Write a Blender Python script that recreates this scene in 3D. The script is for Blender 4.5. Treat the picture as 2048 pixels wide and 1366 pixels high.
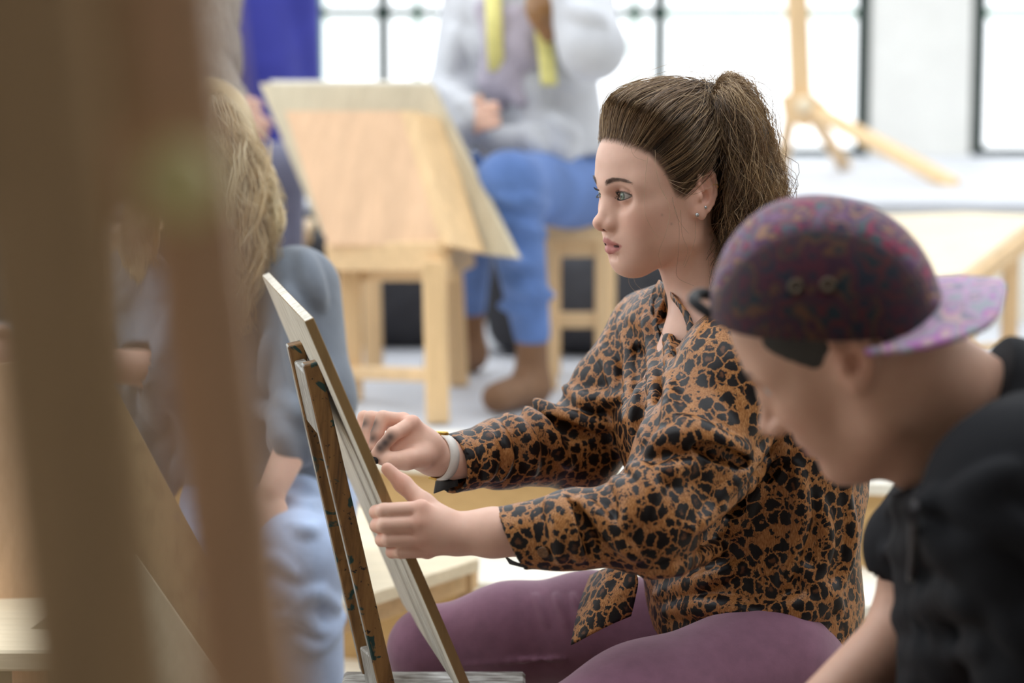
import bpy, bmesh, math, random
import numpy as np
from mathutils import Vector, Matrix

for o in list(bpy.data.objects):
    bpy.data.objects.remove(o)
SC = bpy.context.scene
COL = SC.collection

# ------------------------------------------------------------------ camera
FPX = 85.0 / 36.0 * 2048.0          # focal length in pixels of the 2048 wide frame
CAMZ = 1.44
HORIZON = 80.0
TH = math.atan((683.0 - HORIZON) / FPX)
cam_d = bpy.data.cameras.new('camera')
cam = bpy.data.objects.new('camera', cam_d)
COL.objects.link(cam)
cam.location = (0, 0, CAMZ)
cam.rotation_euler = (math.pi / 2 - TH, 0, 0)
cam_d.lens = 85
cam_d.sensor_width = 36
cam_d.sensor_fit = 'HORIZONTAL'
cam_d.clip_start = 0.05
cam_d.clip_end = 200
cam_d.dof.use_dof = True
cam_d.dof.focus_distance = 3.22
cam_d.dof.aperture_fstop = 2.7
SC.camera = cam

# ------------------------------------------------------------------ light
W = bpy.data.worlds.new('sky')
SC.world = W
W.use_nodes = True
wn = W.node_tree.nodes
wn['Background'].inputs['Color'].default_value = (0.93, 0.97, 1.0, 1)
wn['Background'].inputs['Strength'].default_value = 2.55

SC.view_settings.view_transform = 'Standard'
SC.view_settings.look = 'None'
SC.view_settings.gamma = 1.0
SC.view_settings.use_curve_mapping = False
SC.view_settings.exposure = 0.0


def P(px, py, d):
    """World point seen at photo pixel (px,py) at world distance Y=d."""
    cx = (px - 1024.0) / FPX
    cy = (683.0 - py) / FPX
    dy = math.cos(TH) + cy * math.sin(TH)
    dz = -math.sin(TH) + cy * math.cos(TH)
    t = d / dy
    return np.array([cx * t, d, CAMZ + dz * t])


def PZ(px, py, z):
    """World point at photo pixel on the horizontal plane of height z."""
    cx = (px - 1024.0) / FPX
    cy = (683.0 - py) / FPX
    dy = math.cos(TH) + cy * math.sin(TH)
    dz = -math.sin(TH) + cy * math.cos(TH)
    t = (z - CAMZ) / dz
    return np.array([cx * t, dy * t, z])

# ------------------------------------------------------------------ materials
MATS = {}


def s2l(c):
    return tuple(((v / 255.0) / 12.92 if v / 255.0 <= 0.04045 else ((v / 255.0 + 0.055) / 1.055) ** 2.4) for v in c) + (1,)


class NT:
    def __init__(self, name):
        self.m = bpy.data.materials.new(name)
        self.m.use_nodes = True
        self.t = self.m.node_tree
        self.b = self.t.nodes['Principled BSDF']

    def n(self, typ, **kw):
        nd = self.t.nodes.new(typ)
        for k, v in kw.items():
            if k.startswith('i_'):
                nd.inputs[k[2:].replace('_', ' ')].default_value = v
            else:
                setattr(nd, k, v)
        return nd

    def l(self, a, b):
        self.t.links.new(a, b)

    def coord(self, scale=(1, 1, 1), which='Object', rot=(0, 0, 0)):
        tc = self.n('ShaderNodeTexCoord')
        mp = self.n('ShaderNodeMapping')
        mp.inputs['Scale'].default_value = scale
        mp.inputs['Rotation'].default_value = rot
        self.l(tc.outputs[which], mp.inputs['Vector'])
        return mp.outputs['Vector']

    def noise(self, vec, scale, detail=4, rough=0.55, dist=0.0):
        nd = self.n('ShaderNodeTexNoise')
        nd.inputs['Scale'].default_value = scale
        nd.inputs['Detail'].default_value = detail
        nd.inputs['Roughness'].default_value = rough
        nd.inputs['Distortion'].default_value = dist
        if vec is not None:
            self.l(vec, nd.inputs['Vector'])
        return nd

    def ramp(self, fac, stops, interp='LINEAR'):
        nd = self.n('ShaderNodeValToRGB')
        cr = nd.color_ramp
        cr.interpolation = interp
        while len(cr.elements) < len(stops):
            cr.elements.new(0.5)
        for e, (p, c) in zip(cr.elements, stops):
            e.position = p
            e.color = c
        self.l(fac, nd.inputs['Fac'])
        return nd.outputs['Color']

    def mix(self, fac, a, b, blend='MIX'):
        nd = self.n('ShaderNodeMix', data_type='RGBA', blend_type=blend)
        for sock, v in ((nd.inputs[0], fac), (nd.inputs[6], a), (nd.inputs[7], b)):
            if isinstance(v, (int, float, tuple)):
                sock.default_value = v
            else:
                self.l(v, sock)
        return nd.outputs[2]

    def math(self, op, a, b=0.0, c=0.0):
        nd = self.n('ShaderNodeMath', operation=op)
        for s, v in zip(nd.inputs, (a, b, c)):
            if isinstance(v, (int, float)):
                s.default_value = v
            else:
                self.l(v, s)
        return nd.outputs[0]

    def bump(self, h, strength=0.3, dist=0.002):
        nd = self.n('ShaderNodeBump')
        nd.inputs['Strength'].default_value = strength
        nd.inputs['Distance'].default_value = dist
        self.l(h, nd.inputs['Height'])
        self.l(nd.outputs['Normal'], self.b.inputs['Normal'])

    def base(self, c):
        if isinstance(c, tuple):
            self.b.inputs['Base Color'].default_value = c
        else:
            self.l(c, self.b.inputs['Base Color'])

    def set(self, **kw):
        for k, v in kw.items():
            self.b.inputs[k.replace('_', ' ')].default_value = v
        return self


def plain(name, rgb, rough=0.6, var=0.08, scale=30, spec=0.3, bump=0.0):
    m = NT(name)
    v = m.coord()
    nz = m.noise(v, scale)
    c = s2l(rgb)
    d = tuple(x * (1 - 2.2 * var) for x in c[:3]) + (1,)
    e = tuple(min(1, x * (1 + 2.2 * var)) for x in c[:3]) + (1,)
    m.base(m.ramp(nz.outputs['Fac'], [(0.3, d), (0.7, e)]))
    m.set(Roughness=rough, Specular_IOR_Level=spec)
    if bump:
        m.bump(nz.outputs['Fac'], bump)
    MATS[name] = m.m
    return m.m


def wood(name, rgb, dark=0.72, axis='Z', scale=1.0, rough=0.5):
    m = NT(name)
    sc = {'X': (1.2, 14, 14), 'Y': (14, 1.2, 14), 'Z': (14, 14, 1.2)}[axis]
    v = m.coord(tuple(s * scale for s in sc))
    n1 = m.noise(v, 2.2, 6, 0.6, 0.8)
    n2 = m.noise(m.coord(tuple(s * scale * 5 for s in sc)), 3.0, 3, 0.6)
    c = s2l(rgb)
    d = tuple(x * dark for x in c[:3]) + (1,)
    e = tuple(min(1, x * 1.12) for x in c[:3]) + (1,)
    a = m.ramp(n1.outputs['Fac'], [(0.32, d), (0.52, c), (0.72, e)])
    b = m.ramp(n2.outputs['Fac'], [(0.35, (0.86, 0.84, 0.8, 1)), (0.6, (1, 1, 1, 1))])
    m.base(m.mix(0.6, a, b, 'MULTIPLY'))
    m.set(Roughness=rough, Specular_IOR_Level=0.35)
    m.bump(n2.outputs['Fac'], 0.12, 0.001)
    MATS[name] = m.m
    return m.m


# ------------------------------------------------------------------ objects
def link(o, parent=None):
    COL.objects.link(o)
    if parent is not None:
        o.parent = parent
        o.matrix_parent_inverse = parent.matrix_basis.inverted()
    return o


def tag(o, label=None, cat=None, group=None, kind=None):
    if label:
        o['label'] = label
    if cat:
        o['category'] = cat
    if group:
        o['group'] = group
    if kind:
        o['kind'] = kind
    return o


def thing(name, loc, label, cat, group=None):
    o = bpy.data.objects.new(name, None)
    o.empty_display_size = 0.05
    o.location = tuple(float(v) for v in loc)
    COL.objects.link(o)
    return tag(o, label, cat, group)


def mesh_obj(name, V, F, mat, parent=None, smooth=False, label=None):
    me = bpy.data.meshes.new(name)
    V = np.asarray(V, dtype=np.float32)
    if isinstance(F, np.ndarray):
        nf, nv = F.shape
        me.vertices.add(len(V))
        me.vertices.foreach_set('co', V.ravel())
        me.loops.add(nf * nv)
        me.loops.foreach_set('vertex_index', F.astype(np.int32).ravel())
        me.polygons.add(nf)
        me.polygons.foreach_set('loop_start', np.arange(0, nf * nv, nv, dtype=np.int32))
        me.update(calc_edges=True)
    else:
        me.from_pydata([tuple(map(float, v)) for v in V], [], F)
        me.update()
    if smooth:
        me.polygons.foreach_set('use_smooth', np.ones(len(me.polygons), dtype=bool))
    if mat is not None:
        me.materials.append(MATS[mat] if isinstance(mat, str) else mat)
    o = bpy.data.objects.new(name, me)
    link(o, parent)
    if label:
        o['label'] = label
    return o


def vcol(o, cols, name='Col'):
    at = o.data.color_attributes.new(name, 'FLOAT_COLOR', 'POINT')
    c = np.ones((len(cols), 4), dtype=np.float32)
    c[:, :3] = cols
    at.data.foreach_set('color', c.ravel())


def nrm(v):
    v = np.asarray(v, float)
    return v / np.linalg.norm(v)


def frame(z, x_hint):
    z = nrm(z)
    x = np.asarray(x_hint, float)
    x = nrm(x - z * np.dot(x, z))
    y = np.cross(z, x)
    return np.stack([x, y, z], 1)      # columns are axes


class MB:
    """mesh builder: collects bevelled boxes, bars and tubes"""
    def __init__(self):
        self.V = []
        self.F = []

    def add(self, V, F):
        n = len(self.V)
        self.V += [tuple(map(float, v)) for v in V]
        self.F += [tuple(i + n for i in f) for f in F]

    def obox(self, c, R, size, bev=0.003):
        """oriented box with chamfered edges; R columns are its axes"""
        c = np.asarray(c, float)
        hs = np.asarray(size, float) / 2
        b = min(bev, hs.min() * 0.49)
        bm = bmesh.new()
        bmesh.ops.create_cube(bm, size=2.0)
        for v in bm.verts:
            v.co = Vector((v.co.x * hs[0], v.co.y * hs[1], v.co.z * hs[2]))
        if b > 0:
            bmesh.ops.bevel(bm, geom=list(bm.edges), offset=b, segments=1, affect='EDGES', profile=0.5)
        bm.verts.index_update()
        V = [c + R @ np.array(v.co) for v in bm.verts]
        F = [[v.index for v in f.verts] for f in bm.faces]
        bm.free()
        self.add(V, F)
        return self

    def box(self, lo, hi, bev=0.003):
        lo = np.asarray(lo, float)
        hi = np.asarray(hi, float)
        return self.obox((lo + hi) / 2, np.eye(3), hi - lo, bev)

    def bar(self, a, b, w, t, hint=(1, 0, 0), bev=0.003):
        """bar from a to b, width w along hint, thickness t"""
        a = np.asarray(a, float)
        b = np.asarray(b, float)
        R = frame(b - a, hint)
        return self.obox((a + b) / 2, R, (w, t, np.linalg.norm(b - a)), bev)

    def tube(self, pts, rad, n=8, cap=True):
        V, F = tube_geo(pts, rad, n, cap)
        self.add(V, F)
        return self

    def lathe(self, prof, c, R=np.eye(3), n=24):
        c = np.asarray(c, float)
        V = []
        F = []
        m = len(prof)
        for i in range(n):
            a = 2 * math.pi * i / n
            for r, z in prof:
                V.append(c + R @ np.array([r * math.cos(a), r * math.sin(a), z]))
        for i in range(n):
            for j in range(m - 1):
                F.append((i * m + j, ((i + 1) % n) * m + j, ((i + 1) % n) * m + j + 1, i * m + j + 1))
        if prof[0][0] > 1e-6:
            F.append(tuple(i * m for i in range(n))[::-1])
        if prof[-1][0] > 1e-6:
            F.append(tuple(i * m + m - 1 for i in range(n)))
        self.add(V, F)
        return self

    def prism(self, poly, dvec):
        """polygon (3d points, in order) extruded by dvec"""
        poly = [np.asarray(p, float) for p in poly]
        n = len(poly)
        V = poly + [p + np.asarray(dvec, float) for p in poly]
        F = [tuple(range(n))[::-1], tuple(range(n, 2 * n))]
        F += [(i, (i + 1) % n, n + (i + 1) % n, n + i) for i in range(n)]
        self.add(V, F)
        return self

    def build(self, name, mat, parent=None, smooth=False, label=None):
        o = mesh_obj(name, np.array(self.V), self.F, mat, parent, smooth, label)
        bm = bmesh.new()
        bm.from_mesh(o.data)
        bmesh.ops.recalc_face_normals(bm, faces=bm.faces)
        bm.to_mesh(o.data)
        bm.free()
        return o


def tube_geo(pts, rad, n=8, cap=True):
    pts = np.asarray(pts, float)
    m = len(pts)
    rad = np.broadcast_to(np.asarray(rad, float), (m,))
    T = np.gradient(pts, axis=0)
    T /= np.maximum(np.linalg.norm(T, axis=1, keepdims=True), 1e-9)
    u = np.array([0, 0, 1.0]) if abs(T[0][2]) < 0.9 else np.array([1.0, 0, 0])
    V = []
    for i in range(m):
        u = u - T[i] * np.dot(u, T[i])
        u = nrm(u)
        w = np.cross(T[i], u)
        for j in range(n):
            a = 2 * math.pi * j / n
            V.append(pts[i] + rad[i] * (math.cos(a) * u + math.sin(a) * w))
    F = []
    for i in range(m - 1):
        for j in range(n):
            F.append((i * n + j, i * n + (j + 1) % n, (i + 1) * n + (j + 1) % n, (i + 1) * n + j))
    if cap:
        F.append(tuple(range(n))[::-1])
        F.append(tuple((m - 1) * n + j for j in range(n)))
    return V, F


def spline(pts, n=12):
    """Catmull-Rom through pts, n samples per span"""
    p = np.asarray(pts, float)
    p = np.vstack([2 * p[0] - p[1], p, 2 * p[-1] - p[-2]])
    out = []
    for i in range(1, len(p) - 2):
        t = np.linspace(0, 1, n, endpoint=False)[:, None]
        a, b, c, d = p[i - 1], p[i], p[i + 1], p[i + 2]
        out.append(0.5 * (2 * b + (c - a) * t + (2 * a - 5 * b + 4 * c - d) * t ** 2 + (3 * b - a - 3 * c + d) * t ** 3))
    out.append(p[-2][None])
    return np.vstack(out)


def strands(C, R, name, mat, parent, sides=3):
    """C (n,m,3) polylines, R (n,m) radii -> one mesh of thin tubes"""
    C = np.asarray(C, np.float32)
    n, m, _ = C.shape
    T = np.gradient(C, axis=1)
    T /= np.maximum(np.linalg.norm(T, axis=2, keepdims=True), 1e-9)
    h = np.array([0.31, 0.57, 0.76], np.float32)
    U = h - T * (T @ h)[..., None]
    U /= np.maximum(np.linalg.norm(U, axis=2, keepdims=True), 1e-9)
    Wv = np.cross(T, U)
    V = np.zeros((n, m, sides, 3), np.float32)
    for j in range(sides):
        a = 2 * math.pi * j / sides
        V[:, :, j] = C + R[..., None] * (math.cos(a) * U + math.sin(a) * Wv)
    idx = np.arange(n * m * sides).reshape(n, m, sides)
    a = idx[:, :-1, :]
    b = idx[:, 1:, :]
    F = np.stack([a, np.roll(a, -1, 2), np.roll(b, -1, 2), b], -1).reshape(-1, 4)
    return mesh_obj(name, V.reshape(-1, 3), F, mat, parent, smooth=True)


# ------------------------------------------------------------------ implicit surfaces
class Fr:
    """local frame: world = o + s * R @ local"""
    def __init__(self, o=(0, 0, 0), R=None, s=1.0):
        self.o = np.asarray(o, float)
        self.R = np.eye(3) if R is None else np.asarray(R, float)
        self.s = s

    def w(self, p):
        return self.o + self.s * (np.asarray(p, float) @ self.R.T)

    def l(self, p):
        return (p - self.o) @ self.R / self.s


WORLD = Fr()


class Prim:
    __slots__ = ('f', 'lo', 'hi', 'op', 'k')

    def __init__(self, f, lo, hi, op, k):
        self.f = f
        self.lo = np.asarray(lo, float)
        self.hi = np.asarray(hi, float)
        self.op = op
        self.k = k


class Sdf:
    def __init__(self, fr=WORLD):
        self.p = []
        self.fr = fr

    def _add(self, f, c, r, op, k):
        """f works on local points; c,r: local bounding spheres list"""
        fr = self.fr
        c = np.atleast_2d(np.asarray(c, float))
        r = np.broadcast_to(np.asarray(r, float), (len(c),))
        wc = fr.w(c)
        wr = (r * fr.s)[:, None]
        s = fr.s
        kk = k * s
        m = 0.003
        g = lambda Q: f(fr.l(Q)) * s
        self.p.append(Prim(g, (wc - wr).min(0) - m, (wc + wr).max(0) + m, op, kk))
        return self

    def cap(self, a, b, ra, rb=None, k=0.0, op='u'):
        a = np.asarray(a, float)
        b = np.asarray(b, float)
        rb = ra if rb is None else rb
        ba = b - a
        L2 = max(float(ba @ ba), 1e-12)

        def f(q):
            pa = q - a
            t = np.clip(pa @ ba / L2, 0, 1)
            return np.sqrt(((pa - t[:, None] * ba) ** 2).sum(1)) - (ra + (rb - ra) * t)
        return self._add(f, [a, b], [ra, rb], op, k)

    def chain(self, pts, rad, k=0.0, op='u'):
        for i in range(len(pts) - 1):
            self.cap(pts[i], pts[i + 1], rad[i], rad[i + 1], k, op)
        return self

    def ell(self, c, r, R=None, k=0.0, op='u'):
        c = np.asarray(c, float)
        r = np.broadcast_to(np.asarray(r, float), (3,)).copy()
        R = np.eye(3) if R is None else R

        def f(q):
            l = (q - c) @ R
            k0 = np.sqrt(((l / r) ** 2).sum(1))
            k1 = np.sqrt(((l / (r * r)) ** 2).sum(1))
            return np.where(k1 > 1e-9, k0 * (k0 - 1.0) / np.maximum(k1, 1e-9), -r.min())
        return self._add(f, [c], [r.max()], op, k)

    def box(self, c, hs, rd=0.0, R=None, k=0.0, op='u'):
        c = np.asarray(c, float)
        hs = np.asarray(hs, float)
        R = np.eye(3) if R is None else R

        def f(q):
            d = np.abs((q - c) @ R) - (hs - rd)
            return np.sqrt((np.maximum(d, 0) ** 2).sum(1)) + np.minimum(d.max(1), 0) - rd
        return self._add(f, [c], [float(np.linalg.norm(hs))], op, k)

    def loft(self, st, x_hint=(1, 0, 0), k=0.0, op='u', p=2.0):
        """st: list of (center, rx, ry); cross sections perpendicular to the overall axis"""
        C = np.array([s[0] for s in st], float)
        rx = np.array([s[1] for s in st], float)
        ry = np.array([s[2] for s in st], float)
        R = frame(C[-1] - C[0], x_hint)
        L = (C - C[0]) @ R
        zs = L[:, 2]

        def f(q):
            l = (q - C[0]) @ R
            z = np.clip(l[:, 2], zs[0], zs[-1])
            cx = np.interp(z, zs, L[:, 0])
            cy = np.interp(z, zs, L[:, 1])
            a = np.interp(z, zs, rx)
            b = np.interp(z, zs, ry)
            x = l[:, 0] - cx
            y = l[:, 1] - cy
            dz = np.abs(l[:, 2] - z)
            if p == 2.0:
                k0 = np.sqrt((x / a) ** 2 + (y / b) ** 2)
            else:
                k0 = (np.abs(x / a) ** p + np.abs(y / b) ** p) ** (1 / p)
            k1 = np.sqrt((x / a ** 2) ** 2 + (y / b ** 2) ** 2)
            d = np.where(k1 > 1e-9, k0 * (k0 - 1.0) / np.maximum(k1, 1e-9), -np.minimum(a, b))
            d = np.maximum(d, -np.minimum(a, b))
            return np.where(dz > 0, np.sqrt(np.maximum(d, 0) ** 2 + dz ** 2), d)
        return self._add(f, C, np.maximum(rx, ry) * 1.05, op, k)

    def func(self, f, c, r, op='u', k=0.0):
        return self._add(f, [c], [r], op, k)

    def ext(self, other):
        self.p += other.p
        return self


def _combine(d, v, op, k):
    if op == 'u':
        if k <= 0:
            return np.minimum(d, v)
        h = np.maximum(k - np.abs(d - v), 0) / k
        return np.minimum(d, v) - h * h * k * 0.25
    if op == 's':
        v = -v
    if op == 'd':                      # displacement
        return d + v
    if k <= 0:
        return np.maximum(d, v)
    h = np.maximum(k - np.abs(d - v), 0) / k
    return np.maximum(d, v) + h * h * k * 0.25


def _eval(prims, Q):
    d = np.full(len(Q), 1.0)
    for p in prims:
        d = _combine(d, p.f(Q), p.op, p.k)
    return d


def sdf_mesh(S, h, smooth=1, B=10):
    prims = S.p
    if not getattr(S, 'done', False):
        # a primitive matters as far from its surface as any later one blends with it
        L0 = np.array([p.lo for p in prims])
        H0 = np.array([p.hi for p in prims])
        K = np.array([p.k for p in prims])
        for i, p in enumerate(prims):
            ov = np.all((L0[i:] - K[i:, None] - 0.02 <= H0[i]) & (H0[i:] + K[i:, None] + 0.02 >= L0[i]), 1)
            mg = K[i:][ov].max() * 1.5 + 0.003
            p.lo = L0[i] - mg
            p.hi = H0[i] + mg
        S.done = True
    add = [p for p in prims if p.op == 'u']
    lo = np.min([p.lo for p in add], 0) - 2 * h
    hi = np.max([p.hi for p in add], 0) + 2 * h
    bs = B * h
    nb = np.ceil((hi - lo) / bs).astype(int)
    g = np.stack(np.meshgrid(*[np.arange(n) for n in nb], indexing='ij'), -1).reshape(-1, 3)
    cen = lo + (g + 0.5) * bs
    # coarse evaluation at block centres, using unions only to select blocks near the solid
    dmin = np.full(len(g), 9.0)
    plo = np.array([p.lo for p in prims])
    phi = np.array([p.hi for p in prims])
    half = bs * 0.5
    for p in add:
        m = np.all((cen + half >= p.lo) & (cen - half <= p.hi), 1)
        if m.any():
            dmin[m] = np.minimum(dmin[m], p.f(cen[m]) - p.k)
    act = np.where(dmin < bs * 1.0)[0]
    # exact field at the block centres, to drop blocks deep inside or far outside
    dc = np.full(len(act), 1.0)
    ca = cen[act]
    for p in prims:
        m = np.all((ca + half >= p.lo) & (ca - half <= p.hi), 1)
        if m.any():
            dc[m] = _combine(dc[m], p.f(ca[m]), p.op, p.k)
    act = act[(dc > -bs * 1.02) & ((dc < bs * 1.02) | (dc > 0.9))]
    ii = np.arange(B + 1)
    loc = np.stack(np.meshgrid(ii, ii, ii, indexing='ij'), -1).reshape(-1, 3)
    keys, corners, ek = [], [], []
    M = 1 << 20
    N1 = B + 1

    def key(a):
        return (a[:, 0].astype(np.int64) * M + a[:, 1]) * M + a[:, 2]
    for b in act:
        c = cen[b]
        sel = np.where(np.all((plo <= c + half + h) & (phi >= c - half - h), 1))[0]
        if len(sel) == 0:
            continue
        base = g[b] * B
        ps = [prims[i] for i in sel]
        d = _eval(ps, lo + (base + loc) * h).reshape(N1, N1, N1)
        s = d < 0
        if s.all() or not s.any():
            continue
        cnt = np.zeros((B, B, B), np.int8)
        cor = []
        for dx in (0, 1):
            for dy in (0, 1):
                for dz in (0, 1):
                    w = s[dx:dx + B, dy:dy + B, dz:dz + B]
                    cnt += w
                    cor.append(d[dx:dx + B, dy:dy + B, dz:dz + B])
        mix = (cnt > 0) & (cnt < 8)
        idx = np.argwhere(mix)
        if len(idx):
            keys.append(idx + base)
            corners.append(np.stack([q[mix] for q in cor], 1))
        for ax in range(3):
            a = s[:B, :B, :B]
            sl = [slice(0, B)] * 3
            sl[ax] = slice(1, B + 1)
            e = np.argwhere(a != s[tuple(sl)])
            if len(e):
                ek.append(np.column_stack([e + base, np.full(len(e), ax), a[e[:, 0], e[:, 1], e[:, 2]]]))
    cells = np.vstack(keys)
    cv = np.vstack(corners)
    ed = np.vstack(ek)
    kk = key(cells)
    o = np.argsort(kk)
    kk, cells, cv = kk[o], cells[o], cv[o]
    offs = np.array([[a, b, c] for a in (0, 1) for b in (0, 1) for c in (0, 1)], float)
    acc = np.zeros((len(cells), 3))
    n = np.zeros(len(cells))
    for i in range(8):
        for j in range(i + 1, 8):
            if np.abs(offs[i] - offs[j]).sum() == 1:
                a, b = cv[:, i], cv[:, j]
                m = (a < 0) != (b < 0)
                t = a[m] / (a[m] - b[m])
                acc[m] += offs[i] + t[:, None] * (offs[j] - offs[i])
                n[m] += 1
    V = lo + (cells + acc / n[:, None]) * h
    F = []
    for ax in range(3):
        e = ed[ed[:, 3] == ax]
        u, w = (ax + 1) % 3, (ax + 2) % 3
        q = []
        for du, dw in ((0, 0), (1, 0), (1, 1), (0, 1)):
            c = e[:, :3].copy()
            c[:, u] -= du
            c[:, w] -= dw
            k_ = key(c)
            pos = np.clip(np.searchsorted(kk, k_), 0, len(kk) - 1)
            pos[kk[pos] != k_] = -1
            q.append(pos)
        q = np.stack(q, 1)
        inside = e[:, 4] == 1
        q[~inside] = q[~inside][:, ::-1]
        F.append(q[(q >= 0).all(1)])
    F = np.vstack(F)
    for _ in range(smooth):
        for lam in (0.5, -0.52):
            sm = np.zeros_like(V)
            ct = np.zeros(len(V))
            for a in range(4):
                i, j = F[:, a], F[:, (a + 1) % 4]
                for ax in range(3):
                    sm[:, ax] += np.bincount(i, V[j, ax], len(V))
                ct += np.bincount(i, minlength=len(V))
            ok = ct > 0
            V[ok] += lam * (sm[ok] / ct[ok][:, None] - V[ok])
    return V, F


def sdf_obj(S, h, name, mat, parent=None, smooth=1, label=None, cols=None, disp=None):
    V, F = sdf_mesh(S, h, smooth)
    if disp is not None:
        fn = np.cross(V[F[:, 2]] - V[F[:, 0]], V[F[:, 3]] - V[F[:, 1]])
        N = np.zeros_like(V)
        for a in range(4):
            for ax in range(3):
                N[:, ax] += np.bincount(F[:, a], fn[:, ax], len(V))
        N /= np.maximum(np.linalg.norm(N, axis=1, keepdims=True), 1e-12)
        V = V + N * disp(V)[:, None]
    o = mesh_obj(name, V, F, mat, parent, True, label)
    if cols is not None:
        vcol(o, cols(V))
    return o


def vnoise(p, seed=0):
    """smooth value noise in [-1,1] for points (n,3)"""
    i = np.floor(p).astype(np.int64)
    f = p - i
    f = f * f * (3 - 2 * f)
    r = np.zeros(len(p))
    for dx in (0, 1):
        for dy in (0, 1):
            for dz in (0, 1):
                hsh = (i[:, 0] + dx) * 73856093 ^ (i[:, 1] + dy) * 19349663 ^ (i[:, 2] + dz) * 83492791 ^ (seed * 2654435761)
                hsh = (hsh ^ (hsh >> 13)) * 1274126177
                v = ((hsh ^ (hsh >> 16)) & 0xffff) / 32767.5 - 1
                w = (f[:, 0] if dx else 1 - f[:, 0]) * (f[:, 1] if dy else 1 - f[:, 1]) * (f[:, 2] if dz else 1 - f[:, 2])
                r += v * w
    return r


def rot(axis, deg):
    return np.array(Matrix.Rotation(math.radians(deg), 3, Vector(axis)))



def trace(S, pix):
    """first hit of the camera rays through pixels with an implicit solid (closest approach when missed)"""
    Q = np.array([P(q[0], q[1], 1.0) for q in pix])
    C0 = np.array([0, 0, CAMZ])
    D = Q - C0
    D /= np.linalg.norm(D, axis=1, keepdims=True)
    lo = np.min([p.lo for p in S.p if p.op == 'u'], 0)
    t = np.full(len(pix), max(0.3, lo[1] - 0.15))
    best = np.full(len(pix), 9.0)
    tb = t.copy()
    for _ in range(90):
        d = _eval(S.p, C0 + D * t[:, None])
        m = d < best
        best[m] = d[m]
        tb[m] = t[m]
        t = t + np.clip(d, -0.01, 0.05) * 0.8
    ok = np.abs(d) < 0.01
    tt = np.where(ok, t, tb)
    return C0 + D * tt[:, None]


def hit(px, py, o, off=0.0):
    """surface point of a mesh object under a photo pixel"""
    from mathutils.bvhtree import BVHTree
    if 'bvh' not in HITS.get(o.name, {}):
        me = o.data
        co = np.zeros(len(me.vertices) * 3, np.float32)
        me.vertices.foreach_get('co', co)
        HITS[o.name] = {'bvh': BVHTree.FromPolygons([Vector(v) for v in co.reshape(-1, 3)], [tuple(p.vertices) for p in me.polygons])}
    q = Vector(P(px, py, 1.0)) - Vector((0, 0, CAMZ))
    q.normalize()
    r = HITS[o.name]['bvh'].ray_cast(Vector((0, 0, CAMZ)), q)
    if r[0] is None:
        return None, None
    return np.array(r[0]) + np.array(r[1]) * off, np.array(r[1])


HITS = {}
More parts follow.
